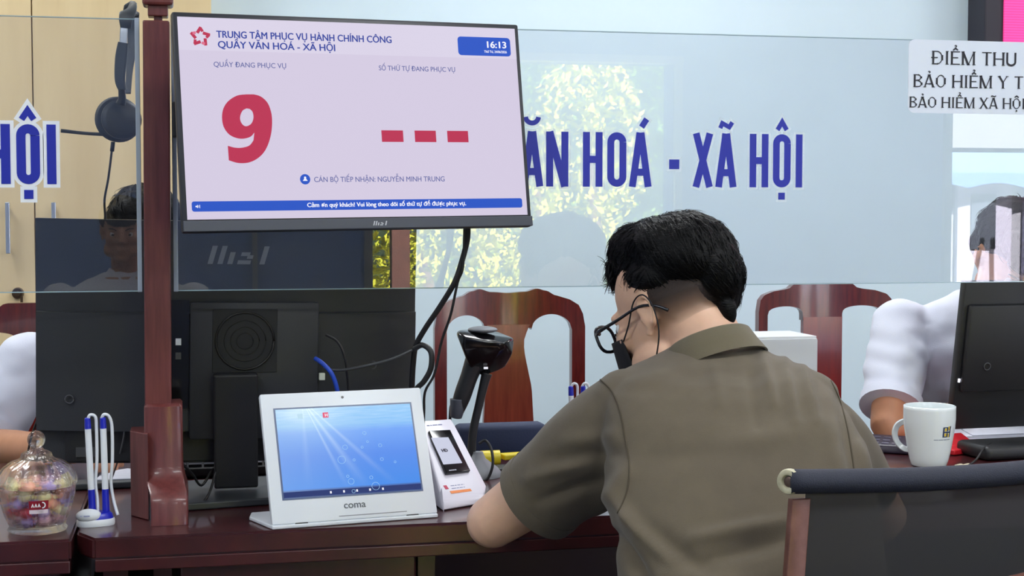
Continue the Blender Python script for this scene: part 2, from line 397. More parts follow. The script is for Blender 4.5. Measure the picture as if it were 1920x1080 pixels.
# =================================================================================== COUNTERS
def counter(name, x0, x1, label, cut=0):
    t = thing(name, label, 'counter', ((x0 + x1) / 2, 2.9, 0))
    bm = NB(); prism(bm, [(x0, 2.475), (x1, 2.475), (x1, 3.275), (x0 - cut, 3.275), (x0 - cut, 2.475 + cut * 1.8)] if cut else [(x0, 2.475), (x1, 2.475), (x1, 3.275), (x0, 3.275)], V(0, 0, .714), V(1, 0, 0), V(0, 1, 0), V(0, 0, .036)); bmesh.ops.bevel(bm, geom=list(bm.edges), offset=.004, segments=2, affect='EDGES'); fin('top', bm, WOOD, t, angle=40)
    bm = NB(); box(bm, ((x0 + x1) / 2, 2.491, .704), (x1 - x0 - .004, .03, .021), bev=.002); fin('edge_moulding', bm, WOOD, t)
    return t
cm = counter('service_counter', -.172, 2.9, 'long dark red lacquered wooden service counter carrying the tablet, scanner and mug', .030)
for a, b in ((-.16, -.12), (1.9, 1.94), (2.84, 2.88)):
    fin('side_panel', box(NB(), ((a + b) / 2, 2.89, .355), (b - a, .74, .71)), WOOD, cm)
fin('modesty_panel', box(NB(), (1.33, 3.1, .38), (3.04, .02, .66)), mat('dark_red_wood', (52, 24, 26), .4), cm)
fin('side_panel', box(NB(), (-.064, 2.89, .35), (.03, .72, .7)), WOOD, cm)
for k in range(2):
    dr = fin('drawer', box(NB(), (.165, 2.53, .60 - k * .2), (.40, .03, .18), bev=.004), WOOD, cm)
    fin('knob', cyl(NB(), (.165, 2.515, .60 - k * .2), (.165, 2.49, .60 - k * .2), .01, .014, 16), METAL, dr)
fin('side_panel', box(NB(), (.385, 2.89, .35), (.03, .72, .7)), WOOD, cm)
cl = counter('service_counter', -1.9, -.207, 'neighbouring dark red wooden counter end that carries the glass candy jar')
for a, b in ((-.27, -.23), (-1.88, -1.84)): fin('side_panel', box(NB(), ((a + b) / 2, 2.89, .355), (b - a, .74, .71)), WOOD, cl)
fin('front_panel', box(NB(), (-1.05, 2.53, .36), (1.56, .02, .66)), WOOD, cl)

# =================================================================================== POST + GLASS
pt = thing('partition_post', 'square red wooden post with stepped base standing on the counter beside the display', 'post', (-.07, 2.66, .75))
lean = lambda z: -.0665 - .0045 * (1.615 - z) / .67
bm = NB(); sh = []
for z in (.93, 1.612):
    sh += [V(lean(z) + sx * .0225, 2.66 + sy * .0225, z) for sx in (-1, 1) for sy in (-1, 1)]
hull(bm, sh, .0025); fin('shaft', bm, WOODV, pt)
bm = NB(); prev = None
for z, x0, x1, yf in ((.948, -.090, -.034, 2.628), (.944, -.0945, -.030, 2.622), (.84, -.0945, -.030, 2.617), (.825, -.093, -.029, 2.611), (.812, -.089, -.026, 2.592), (.804, -.085, -.0235, 2.572), (.797, -.0835, -.022, 2.560), (.788, -.083, -.0215, 2.555), (.7503, -.083, -.0215, 2.550)):
    cur = [bm.verts.new(p) for p in ((x0, yf + .003, z), (x0 + .003, yf, z), (x1 - .003, yf, z), (x1, yf + .003, z), (x1, 2.70, z), (x0, 2.70, z))]
    if prev:
        for q in range(6): bm.faces.new((prev[q], prev[(q + 1) % 6], cur[(q + 1) % 6], cur[q]))
    else: bm.faces.new(cur)
    prev = cur
bm.faces.new(prev[::-1]); fin('foot', bm, WOODV, pt, angle=50)
bm = NB(); hull(bm, [V(x, y, z) for z in (.751, .90) for x, y in ((-.088, 2.60), (-.1195, 2.648), (-.1195, 2.70), (-.088, 2.70))], .001); fin('foot_block', bm, WOODV, pt)
bm = NB(); box(bm, (-.0635, 2.66, 1.6165), (.014, .02, .008)); box(bm, (-.0635, 2.66, 1.6295), (.034, .034, .019), bev=.002)
box(bm, (-.0635, 2.66, 1.651), (.052, .052, .026), bev=.005); fin('collar', bm, WOODV, pt)
bm = NB(); lathe(bm, [(.022, 1.664), (.026, 1.672), (.02, 1.684), (.024, 1.695), (.03, 1.712), (.03, 1.728), (.022, 1.742), (.001, 1.75)], (-.0635, 2.66, 0), 24); fin('finial', bm, WOODV, pt, True)

GX = V(1, 0, 0); GZ = V(0, 0, 1)
TRIMG = mat('edge_trim', (160, 172, 190), .35)
def glass_screen(label, x0, x1, trims):
    t = thing('glass_screen', label, 'glass screen', ((x0 + x1) / 2, 2.66, 1.144))
    fin('pane', box(NB(), ((x0 + x1) / 2, 2.66, (1.144 + 1.6155) / 2), (x1 - x0, .006, 1.6155 - 1.144)), GLASS, t)
    for x in trims: fin('edge_trim', box(NB(), (x, 2.66, 1.38), (.008, .012, .475), bev=.001), TRIMG, t)
    bm = NB(); box(bm, ((x0 + x1) / 2, 2.66, 1.144), (x1 - x0, .0065, .0016)); box(bm, ((x0 + x1) / 2, 2.66, 1.6155), (x1 - x0, .0065, .0014)); fin('polished_edge', bm, mat('glass_edge', (150, 176, 186), .2), t)
    return t
gl = glass_screen('clear glass screen panel left of the post with white-outlined blue lettering', -1.75, -.0955, (-.0995,))
gr = glass_screen('wide clear glass screen panel with blue lettering running right behind the seated man', -.0385, 2.75, (-.0385,))
for x in (2.78, -1.78):
    tt = thing('partition_post', 'square red wooden post at the far right end of the glass screen' if x > 0 else 'square red wooden post at the far left end of the glass screen', 'post', (x, 2.66, .75))
    fin('shaft', box(NB(), (x, 2.66, 1.185), (.045, .045, .87), bev=.0025), WOODV, tt); fin('foot', box(NB(), (x, 2.66, .85), (.065, .1, .2), bev=.004), WOODV, tt)

HALO_R = mat('clear_film', (226, 232, 240), .5, alpha=.28)
def gx(px, py=300): return atY(px, py, 2.656).x
OG = V(0, 2.6568, 0)
AXX = V(1, 0, 0); AZZ = V(0, 0, 1)
zb = atY(1240, 350.5, 2.656).z; zt = atY(1240, 249, 2.656).z; H = zt - zb
for ch, a, b in (('V', 931, 973), ('Ă', 977.5, 1017.5), ('N', 1024, 1065.6), ('H', 1093, 1129.7), ('O', 1138.7, 1174.4), ('Á', 1180.6, 1220.6), ('-', 1254.7, 1273.7), ('X', 1298.7, 1337), ('Ã', 1342.5, 1380), ('H', 1405.6, 1440.6), ('Ộ', 1449.4, 1482.5), ('I', 1491, 1505.4)):
    letter(gr, ch, gx(a), gx(b), zb, H, AXX, AZZ, OG, .132, .132, .0045, BLUEV, HALO_R)
zb = atY(60, 345, 2.656).z; zt = atY(60, 233, 2.656).z; H = zt - zb
for ch, a, b in (('X', -150, -105), ('Ã', -98, -52), ('H', -24, 19.5), ('Ộ', 31, 75), ('I', 87.5, 106)):
    letter(gl, ch, gx(a), gx(b), zb, H, AXX, AZZ, OG, .15, .15, .0062, BLUEV, WHITEV)

# paper sign on the glass
sg = thing('paper_sign', 'white rounded-corner notice with three lines of black serif capitals stuck on the glass', 'sign', (1.5, 2.65, 1.5))
sx0, sx1 = gx(1701), gx(1985); sz0, sz1 = atY(1800, 213, 2.656).z, atY(1800, 76, 2.656).z
rr = .013; poly = []
for cx, cz, a0 in ((sx1 - rr, sz1 - rr, 0), (sx0 + rr, sz1 - rr, 90), (sx0 + rr, sz0 + rr, 180), (sx1 - rr, sz0 + rr, 270)): poly += arc(cx, cz, rr, rr, a0, a0 + 90, 6)
fin('sheet', prism(NB(), poly, V(0, 2.6568, 0), AXX, AZZ, V(0, -.0008, 0)), mat('sign_paper', (222, 230, 244), .6), sg)
INK = mat('black_ink', (28, 28, 40), .6)
def row(s, px0, adv, y_base, y_cap, parent, px_per=None):
    z0 = atY(1820, y_base, 2.656).z; Hh = atY(1820, y_cap, 2.656).z - z0; x = gx(px0)
    for ch in s:
        if ch == ' ': x += .42 * Hh * adv; continue
        w = {'I': .32, 'M': 1.05, 'H': .88, 'O': .85, 'Ộ': .85, 'Đ': .86, 'T': .78, 'U': .82, 'Ể': .72, 'Ế': .72, 'B': .72, 'Ả': .88, 'Ã': .88, 'Y': .86, 'X': .86}[ch] * Hh * adv
        letter(parent, ch, x, x + w, z0, Hh, AXX, AZZ, V(0, 2.656, 0), .16, .075, 0, INK, None, serif=True)
        x += w + .16 * Hh * adv
row('ĐIỂM THU', 1745, 1.02, 122, 97, sg); row('BẢO HIỂM Y TẾ', 1711, 1.0, 165, 141.5, sg); row('BẢO HIỂM XÃ HỘI', 1704, .97, 203, 183, sg)

# =================================================================================== QUEUE DISPLAY
def plane_frame(c, ya, ti, ro):
    r = V(math.cos(ya), math.sin(ya), 0); n0 = V(math.sin(ya), -math.cos(ya), 0)
    u = V(0, 0, 1) * math.cos(ti) + n0 * math.sin(ti)
    r2 = r * math.cos(ro) + u * math.sin(ro); u2 = -r * math.sin(ro) + u * math.cos(ro)
    return V(*c), r2, u2, r2.cross(u2)
C0, DX, DY, DN = plane_frame((.27113, 2.5282, 1.4395), .17505, -.1511, .01334)
dsp = thing('queue_display', 'large wall-style queue number display showing a red 9, mounted beside the post', 'display', C0)
RM = Matrix((DX, DY, DN)).transposed()
W, Hs = .597, .336
def dbox(x, y, z, sx, sy, sz, bev=0, bm=None): return box(bm or NB(), C0 + DX * x + DY * y + DN * z, (sx, sy, sz), RM, bev)
DBEZ = mat('display_bezel', (40, 42, 50), .4)
bm = dbox(0, -.006, -.010, .614, .366, .017, .004); dbox(0, -.01, -.028, .42, .24, .024, .008, bm); fin('housing', bm, DBEZ, dsp, angle=40)
bm = dbox(0, -.1795, .0012, .612, .0175, .006, .001); fin('lower_bezel', bm, mat('display_chin', (66, 70, 82), .45), dsp)
def emat(name, rgb, st=1.0):
    m = mat(name, rgb, .4, emit=st); b = m.node_tree.nodes['Principled BSDF']; b.inputs['Base Color'].default_value = (.01, .01, .01, 1); b.inputs['Specular IOR Level'].default_value = .12; return m
SCRW = emat('screen_white', (226, 216, 240), .86); SCRH = emat('screen_header', (232, 224, 246), .86)
SCRB = emat('screen_blue', (34, 84, 200), .95); SCRN = emat('screen_navy_text', (46, 66, 160), .95); SCRR = emat('screen_red', (186, 44, 80), 1.0)
SCRG = emat('screen_grey_text', (104, 110, 170), .9); SCRWW = emat('screen_bright', (245, 245, 255), 1.0); SCRP = emat('screen_pink', (218, 110, 140), 1)
bm = dbox(0, 0, -.001, W, Hs, .002); scr = fin('screen', bm, SCRW, dsp)
# positions on the screen: u 0..1 from left, v 0..1 from top  (zoomed picture fractions)
def sp(u, v): return C0 + DX * ((u - .5) * W) + DY * ((.5 - v) * Hs) + DN * .0006
def sbar(u0, v0, u1, v1, m, name, z=0, r=0):
    a = sp(u0, v1) + DN * z; w = (u1 - u0) * W; h = (v1 - v0) * Hs
    poly = [(0, 0), (w, 0), (w, h), (0, h)] if not r else sum([arc(cx, cy, r, r, a0, a0 + 90, 5) for cx, cy, a0 in ((w - r, h - r, 0), (r, h - r, 90), (r, r, 180), (w - r, r, 270))], [])
    bmm = NB(); vs = [bmm.verts.new(a + DX * x + DY * y) for x, y in poly]; bmm.faces.new(vs); return fin(name, bmm, m, scr)
def stx(u, v, s, hv, m, width=None, bold=.02, z=0, al='LEFT'): return text_mesh('caption', s, sp(u, v) + DN * z, DX, DY, hv * Hs, m, scr, bold=bold, width=width * W if width else None, align=al, depth=0.0001)
sbar(0, 0, 1, .165, SCRH, 'header_band', -.0003)
stx(.105, .0985, 'TRUNG TÂM PHỤC VỤ HÀNH CHÍNH CÔNG', .036, SCRN, .506, .035)
stx(.108, .150, 'QUẦY VĂN HOÁ - XÃ HỘI', .036, SCRN, .333, .035)
sbar(.815, .052, .982, .152, SCRB, 'clock_box', .0001, .006)
stx(.908, .108, '16:13', .036, SCRWW, .06, .05, .0003)
stx(.897, .135, 'Thứ Tư, 24/06/2026', .013, SCRWW, .072, .03, .0003)
stx(.093, .245, 'QUẦY ĐANG PHỤC VỤ', .026, SCRG, .203, .012)
stx(.568, .243, 'SỐ THỨ TỰ ĐANG PHỤC VỤ', .026, SCRG, .233, .012)
def zoomed(x, y):
    """point of the display plane measured on an enlarged view"""
    d = ray(320 + x / 2.572, 20 + y / 2.572); t = (C0 - CAM).dot(DN) / d.dot(DN); return CAM + d * t + DN * .0008
outer = smooth_path([V(a, b, 0) for a, b in ((365, 404), (320, 410), (278, 436), (254, 472), (247, 515), (255, 560), (280, 596), (315, 614), (350, 618), (385, 608), (403, 588))], 4) + smooth_path([V(a, b, 0) for a, b in ((399, 625), (380, 650), (345, 661), (310, 661), (275, 652))], 4) + smooth_path([V(a, b, 0) for a, b in ((280, 722), (325, 735), (375, 733), (420, 712), (455, 675), (478, 620), (488, 560), (486, 500), (468, 447), (435, 415), (400, 404))], 4)
inner = smooth_path([V(a, b, 0) for a, b in ((365, 472), (345, 484), (334, 515), (340, 541), (355, 556), (372, 556), (390, 543), (399, 516), (394, 488), (380, 474))], 3)
bm = NB(); es_ = []
for lp in (outer, inner):
    vv = [bm.verts.new(zoomed(p.x, p.y)) for p in lp]; es_ += [bm.edges.new((vv[q], vv[(q + 1) % len(vv)])) for q in range(len(vv))]
bmesh.ops.triangle_fill(bm, edges=es_, use_beauty=True); fin('numeral', bm, SCRR, scr)
for u in (.5635, .6635, .7635): sbar(u, .555, u + .065, .615, SCRR, 'dash')
bm = NB(); c = sp(.332, .806) + DN * .0001; vs = [bm.verts.new(c + DX * x + DY * y) for x, y in arc(0, 0, .0088, .0088, 0, 345, 20)]; bm.faces.new(vs); fin('icon', bm, SCRB, scr)
bm = NB(); c = sp(.332, .80) + DN * .0004; vs = [bm.verts.new(c + DX * x + DY * y) for x, y in arc(0, .0006, .002, .002, 0, 330, 10)]; bm.faces.new(vs)
vs = [bm.verts.new(c + DX * x + DY * y) for x, y in ((-.0042, -.0048), (.0042, -.0048), (.0018, -.0012), (-.0018, -.0012))]; bm.faces.new(vs); fin('icon', bm, SCRWW, scr)
stx(.358, .82, 'CÁN BỘ TIẾP NHẬN: NGUYỄN MINH TRUNG', .027, SCRG, .388, .012)
sbar(.013, .912, .985, .962, SCRB, 'ticker_bar', .0001, .004)
stx(.334, .946, 'Cảm ơn quý khách! Vui lòng theo dõi số thứ tự để được phục vụ.', .022, SCRWW, .473, .045, .0003)
bm = NB(); c = sp(.028, .937) + DN * .0004
for poly in ([(-.003, -.001), (-.0012, -.001), (.0008, -.003), (.0008, .003), (-.0012, .001), (-.003, .001)], [(.0018, -.0018), (.0026, -.0018), (.0026, .0018), (.0018, .0018)], [(.0036, -.0028), (.0044, -.0028), (.0044, .0028), (.0036, .0028)]):
    bm.faces.new([bm.verts.new(c + DX * x + DY * y) for x, y in poly])
fin('icon', bm, SCRWW, scr)
# ribbon star
c = sp(.06, .098) + DN * .0002
for k in range(5):
    a = R(90 + 72 * k - 6); da = R(36)
    tip = (.0138 * math.cos(a), .0138 * math.sin(a)); l_ = (.0085 * math.cos(a + da), .0085 * math.sin(a + da)); r_ = (.0085 * math.cos(a - da), .0085 * math.sin(a - da))
    bm = NB(); stroke(bm, c, DX, DY, [l_, (tip[0] + .0012 * math.cos(a + 1.2), tip[1] + .0012 * math.sin(a + 1.2)), tip], .0052, 0, .0001 + k * .00003, 1, ext=.0012); fin('star_ribbon', bm, SCRR, scr)
    m_ = ((tip[0] * .35 + r_[0] * .65), (tip[1] * .35 + r_[1] * .65))
    bm = NB(); stroke(bm, c, DX, DY, [tip, m_], .0046, 0, .0004 + k * .00003, 1); fin('star_ribbon', bm, SCRP if k % 2 else SCRR, scr)
# maker's mark: slanted bars
def slogo(parent, O, ax, ay, h, m, nz, name='logo'):
    """five slanted bars mark, height h, centred on O"""
    bm = NB(); sl = .28
    def para(x0, x1, y0, y1):
        bm.faces.new([bm.verts.new(O + ax * ((x + sl * y) * h) + ay * ((y - .5) * h) + nz) for x, y in ((x0, y0), (x1, y0), (x1, y1), (x0, y1))])
    para(-1.75, -1.47, 0, 1); para(-1.22, -.94, 0, 1); para(-.69, -.41, 0, .66)
    para(-.16, .55, 0, .22); para(.28, .6, .3, .5); para(-.08, .4, .45, .66); para(1.05, 1.33, 0, 1)
    return fin(name, bm, m, parent)
slogo(dsp, C0 + DX * .025 - DY * .1795, DX, DY, .0075, mat('logo_grey', (190, 194, 202), .4), DN * .0048)
bm = NB(); c2 = C0 - DN * .034; tube(bm, [c2 - DX * .18 - DN * .0, V(-.03, 2.615, 1.44)], .008, 12); box(bm, (-.036, 2.62, 1.44), (.010, .05, .06), bev=.002); fin('bracket', bm, BLACKP, dsp)

# =================================================================================== LARGE MONITOR BEHIND GLASS
mo = thing('desktop_monitor', 'very wide black curved monitor seen from behind, standing behind the post and tablet', 'monitor', (.06, 2.73, .75))
MX = V(.9995, .03, -.017).normalized(); T12 = R(2)
MYv = (V(.017, 0, 1) * math.cos(T12) + V(0, -1, 0) * math.sin(T12)).normalized(); MN = MX.cross(MYv)   # MN faces the viewer
MC = V(.060, 2.80, 1.040)
def curved(bm, x0, x1, y0, y1, zf, zb, curve=.03, n=24, bulge=0):
    f = lambda x: -curve * (x / .355) ** 2
    A = []; B = []
    for i in range(n + 1):
        x = x0 + (x1 - x0) * i / n
        e = bulge * (1 - ((2 * i / n - 1) ** 4)) if bulge else 0
        A.append([bm.verts.new(MC + MX * x + MYv * y + MN * (f(x) + zf + e)) for y in (y0, y1)])
        B.append([bm.verts.new(MC + MX * x + MYv * y + MN * (f(x) + zb)) for y in (y0, y1)])
    for i in range(n):
        bm.faces.new((A[i][0], A[i + 1][0], A[i + 1][1], A[i][1])); bm.faces.new((B[i][0], B[i][1], B[i + 1][1], B[i + 1][0]))
        bm.faces.new((A[i][0], B[i][0], B[i + 1][0], A[i + 1][0])); bm.faces.new((A[i][1], A[i + 1][1], B[i + 1][1], B[i][1]))
    for i in (0, n): bm.faces.new((A[i][0], A[i][1], B[i][1], B[i][0]))
    return bm
MS = .0025
fin('back_shell', curved(NB(), -.352, .352, -.228, .224, -.006, -.026), BLACKM, mo, angle=35)
fin('rear_bulge', curved(NB(), -.350, .350, -.163, .055, .014, -.006, bulge=.012), BLACKM, mo, angle=35)
fin('lower_cover', curved(NB(), -.30, .30, -.222, -.157, .004, -.006), BLACKP, mo, angle=35)
fin('screen', curved(NB(), -.351, .351, -.22, .22, -.0262, -.0275), BLACKG, mo)
FX = .020
bm = NB(); box(bm, MC + MX * .040 + MYv * -.05 + MN * .026, (.235, .255, .02), Matrix((MX, MYv, MN)).transposed(), .004); fin('centre_cover', bm, BLACKM, mo, angle=40)
# round grille in a square recess
bm = NB(); RMM = Matrix((MX, MYv, MN)).transposed(); gc = MC + MX * (.022) + MYv * .006 + MN * .0365
box(bm, gc, (.118, .118, .002), RMM, .0008); fin('recess_plate', bm, mat('recess', (24, 25, 28), .6), mo)
bm = NB(); tube(bm, [gc + (MX * math.cos(a) + MYv * math.sin(a)) * .053 + MN * .002 for a in [R(i * 15) for i in range(25)]], .0022, 6, 1)
for rr_ in (.015, .026, .038): tube(bm, [gc + (MX * math.cos(a) + MYv * math.sin(a)) * rr_ + MN * .0012 for a in [R(i * 15) for i in range(25)]], .0009, 5, 1)
fin('grille', bm, mat('grille_metal', (44, 43, 42), .4, metal=.5), mo, True)
bm = NB(); box(bm, MC + MX * (-.104) + MYv * -.02 + MN * .026, (.05, .20, .004), RMM); fin('port_bay', bm, BLACKG, mo)
for dy, m in ((.034, WHITEP), (.008, mat('port_dim', (70, 70, 74), .5))): fin('port', box(NB(), MC + MX * (-.098) + MYv * (dy - .03) + MN * .030, (.010, .012, .006), RMM), m, mo)
slogo(mo, MC + MX * .014 + MYv * .162, MX, MYv, .034, mat('logo_dim', (128, 130, 134), .5), MN * -.0055)
for x, y in ((-.291, -.104), (.264, -.045)):
    bm = NB(); g = MC + MX * x + MYv * y + MN * .0045; tube(bm, [g + (MX * math.cos(a) + MYv * math.sin(a)) * .0075 for a in [R(i * 20) for i in range(19)]], .0014, 6, 1); fin('lock_slot', bm, mat('slot_ring', (74, 76, 82), .4), mo, True)
bm = NB(); box(bm, MC + MX * -.253 + MYv * -.205 + MN * -.012, (.055, .018, .003), RMM); fin('spec_label', bm, mat('label_grey', (66, 68, 74), .5), mo)
# stand
bm = NB(); hull(bm, [V(.0 + x, y, z) for x in (.025, .105) for y, z in ((2.765, .77), (2.80, .77), (2.735, .985), (2.78, .985))], .004); fin('stand_neck', bm, BLACKP, mo)
bm = NB(); hull(bm, [V(x, y, z) for z in (.7505, .764) for x, y in ((-.05, 2.665), (.17, 2.70), (.18, 2.93), (-.05, 2.90))], .003); fin('stand_base', bm, mat('stand_grey', (52, 56, 60), .4), mo)

# right-hand monitor
m2 = thing('desktop_monitor', 'black desktop monitor seen from behind at the right beside the white mug', 'monitor', (1.95, 3.0, .75))
Rm2 = Matrix.Rotation(R(3), 3, 'Z') @ Matrix.Rotation(R(9), 3, 'X')
c = V(1.925, 3.03, .962)
bm = NB(); box(bm, c, (.54, .022, .34), Rm2, .003); fin('back_shell', bm, BLACKP, m2, angle=40)
bm = NB(); box(bm, c + Rm2 @ V(0, -.018, .02), (.52, .018, .20), Rm2, .006); fin('rear_bulge', bm, BLACKP, m2, angle=40)
fin('screen', box(NB(), c + Rm2 @ V(0, .0115, .0), (.53, .001, .325), Rm2), BLACKG, m2)
bm = NB(); g = c + Rm2 @ V(-.205, -.0285, -.02); tube(bm, [g + Rm2 @ V(math.cos(R(i * 20)) * .008, 0, math.sin(R(i * 20)) * .008) for i in range(19)], .0013, 6, 1); fin('lock_slot', bm, MATS['slot_ring'], m2, True)
fin('power_light', box(NB(), c + Rm2 @ V(-.262, -.012, -.055), (.004, .003, .008), Rm2), mat('led_white', (240, 240, 255), .5, emit=2), m2)
bm = NB(); box(bm, (1.93, 3.06, .86), (.07, .03, .2), bev=.004); box(bm, (1.93, 3.04, .757), (.24, .2, .012), bev=.004); fin('stand', bm, BLACKP, m2)

# =================================================================================== TABLET
tb = thing('counter_tablet', 'white desktop tablet on a slanted stand with an underwater blue screen', 'tablet', (.262, 2.55, .75))
TC, TX, TY, TN = plane_frame((.2605, 2.502, .7585), .150, R(-26), 0)
RT2 = Matrix((TX, TY, TN)).transposed(); TW, TH = .2905, .232
def tbx(x, y, z, sx, sy, sz, bev=0, bm=None): return box(bm or NB(), TC + TX * x + TY * y + TN * z, (sx, sy, sz), RT2, bev)
fin('housing', tbx(0, TH / 2, -.007, TW, TH, .014, .003), WHITEP, tb, angle=40)
SCX, SCY, SCW, SCH = .000, .1225, .2425, .158
TSC = bpy.data.materials.new('ocean_screen'); TSC.use_nodes = True; nt = TSC.node_tree; b = nt.nodes['Principled BSDF']; b.inputs['Base Color'].default_value = (.01, .01, .02, 1); b.inputs['Roughness'].default_value = .2
N = nt.nodes.new; L = nt.links.new
uv = N('ShaderNodeUVMap'); sep = N('ShaderNodeSeparateXYZ'); L(uv.outputs[0], sep.inputs[0])
gr1 = N('ShaderNodeValToRGB'); L(sep.outputs[1], gr1.inputs[0]); cr = gr1.color_ramp
cr.elements[0].position = .0; cr.elements[0].color = srgb(30, 70, 150); cr.elements[1].position = 1; cr.elements[1].color = srgb(96, 172, 226)
for pos, cc in ((.07, (34, 78, 160)), (.09, (40, 132, 232)), (.45, (38, 122, 230)), (.72, (56, 138, 234)), (.80, (96, 172, 232))): e = cr.elements.new(pos); e.color = srgb(*cc)
def mth(op, a, bb, c=None):
    n = N('ShaderNodeMath'); n.operation = op
    for i, q in enumerate((a, bb, c)):
        if q is None: continue
        if isinstance(q, (int, float)): n.inputs[i].default_value = q
        else: L(q, n.inputs[i])
    return n.outputs[0]
# light shafts fan out of a glow near the top left (part of the wallpaper picture)
dx = mth('SUBTRACT', sep.outputs[0], .2); dy = mth('SUBTRACT', .98, sep.outputs[1]); ang = mth('DIVIDE', dx, mth('ADD', dy, .12))
def shaft(c_, w_2, a_): return mth('MULTIPLY', mth('MAXIMUM', mth('SUBTRACT', 1, mth('DIVIDE', mth('ABSOLUTE', mth('SUBTRACT', ang, c_), None), w_2)), 0), a_)
sh_ = mth('MULTIPLY', mth('ADD', mth('ADD', shaft(.255, .03, .45), shaft(.39, .06, .42)), mth('ADD', shaft(.60, .055, .36), shaft(-.02, .05, .15))), mth('MAXIMUM', mth('SUBTRACT', .92, dy), 0))
sh_ = mth('ADD', sh_, mth('MULTIPLY', mth('MAXIMUM', mth('SUBTRACT', .7, sep.outputs[0]), 0), .22))
d2 = mth('ADD', mth('MULTIPLY', dx, dx), mth('MULTIPLY', mth('MULTIPLY', dy, dy), 1.2)); gl_ = mth('DIVIDE', .022, mth('ADD', d2, .035))
wvn = N('ShaderNodeTexNoise'); wvn.inputs['Scale'].default_value = 6; mp = N('ShaderNodeMapping'); mp.inputs['Scale'].default_value = (1, 8, 1); L(uv.outputs[0], mp.inputs[0]); L(mp.outputs[0], wvn.inputs[0])
wv2 = mth('MULTIPLY', mth('SUBTRACT', wvn.outputs[0], .45), mth('MULTIPLY', mth('MAXIMUM', mth('SUBTRACT', sep.outputs[1], .68), 0), 2.2))
tot = mth('ADD', mth('ADD', sh_, gl_), wv2)
mx = N('ShaderNodeMix'); mx.data_type = 'RGBA'; mx.inputs['B'].default_value = srgb(215, 240, 252); L(gr1.outputs[0], mx.inputs['A']); cl_ = N('ShaderNodeClamp'); L(tot, cl_.inputs[0]); L(cl_.outputs[0], mx.inputs['Factor'])
L(mx.outputs['Result'], b.inputs['Emission Color']); b.inputs['Emission Strength'].default_value = .95
bm = NB(); uvl = bm.loops.layers.uv.new('UVMap')
vs = [bm.verts.new(TC + TX * (SCX + x * SCW / 2) + TY * (SCY + y * SCH / 2) + TN * .0012) for x, y in ((-1, -1), (1, -1), (1, 1), (-1, 1))]
f = bm.faces.new(vs)
for l, q in zip(f.loops, ((0, 0), (1, 0), (1, 1), (0, 1))): l[uvl].uv = q
fin('bezel', tbx(SCX, SCY, .0002, SCW + .006, SCH + .006, .0012), mat('screen_bezel', (70, 90, 130), .3), tb)
tsc = fin('screen', bm, TSC, tb)
BUB = emat('bubble_light', (170, 215, 250), 1.0); NAVB = emat('nav_bar', (26, 50, 120), .8)
def tpt(u, v, z=.0016): return TC + TX * (SCX + (u - .5) * SCW) + TY * (SCY + (.5 - v) * SCH) + TN * z
for u, v, r in ((.475, .47, .0042), (.44, .61, .0068), (.49, .86, .0052), (.665, .93, .0068), (.63, .32, .003), (.735, .47, .003), (.735, .63, .0028), (.645, .42, .0018), (.60, .48, .002), (.47, .80, .0022), (.64, .83, .0028), (.83, .67, .0018), (.50, .97, .003), (.53, .62, .002)):
    bm = NB(); tube(bm, [tpt(u, v) + (TX * math.cos(R(i * 20)) + TY * math.sin(R(i * 20))) * r for i in range(19)], .00035, 4, 1); fin('bubble', bm, BUB, tsc)
fin('nav_bar', tbx(SCX, SCY - SCH / 2 + .0055, .0013, SCW, .0095, .0004), NAVB, tsc)
for u in (.335, .43, .525, .62, .715): fin('icon', box(NB(), tpt(u, .966, .0019), (.003, .004, .0004), RT2), SCRWW, tsc)
fin('icon', box(NB(), tpt(.36, .087), (.010, .0095, .0005), RT2, .0002), emat('icon_red', (226, 84, 120), 1), tsc)
text_mesh('caption', 'H', tpt(.353, .105, .002), TX, TY, .0055, SCRWW, tsc, .05)
fin('icon', box(NB(), tpt(.175, .087), (.009, .0085, .0005), RT2, .0002), emat('icon_pale', (190, 222, 240), 1), tsc)
bm = NB(); cyl(bm, TC + TX * 0 + TY * .2195, TC + TY * .2195 + TN * .001, .0024, n=14); fin('camera_lens', bm, BLACKG, tb)
LG = mat('logo_dark', (86, 92, 100), .5)
text_mesh('logo', 'coma', TC + TX * -.0195 + TY * .0195 + TN * .0003, TX, TY, .0125, LG, tb, bold=.02, width=.038)
fin('speaker_slot', tbx(.03, .0065, .0002, .12, .0012, .0006), GREYP, tb)
bm = NB(); bp = [V(0, 0, 0)]
b0 = TC + TX * (-TW / 2) ; b1 = TC + TX * (TW / 2)
back = TX.cross(GZ) * -1 
bk = V(-TX.y, TX.x, 0).normalized()
hull(bm, [V(p_.x, p_.y, z) for z in (.7505, .757) for p_ in (b0 + bk * -.002, b1 + bk * -.002, b0 + bk * .125 + TX * -.012, b1 + bk * .125, b0 + bk * .09 + TX * -.022)], .002); fin('stand_base', bm, WHITEP, tb)
bm = NB(); hull(bm, [b0 + TX * .06 + bk * .115 + GZ * 0.0, b1 - TX * .06 + bk * .115, TC - TX * .08 + TY * .15 - TN * .012, TC + TX * .08 + TY * .15 - TN * .012, b0 + TX * .06 + bk * .09, b1 - TX * .06 + bk * .09, TC - TX * .08 + TY * .12 - TN * .012, TC + TX * .08 + TY * .12 - TN * .012], .001); fin('support_leg', bm, WHITEP, tb)
bm = NB()
for x in (-.095, .1): tbx(x, .0, -.006, .022, .006, .01, .001, bm)
fin('rubber_pad', bm, BLACKP, tb)

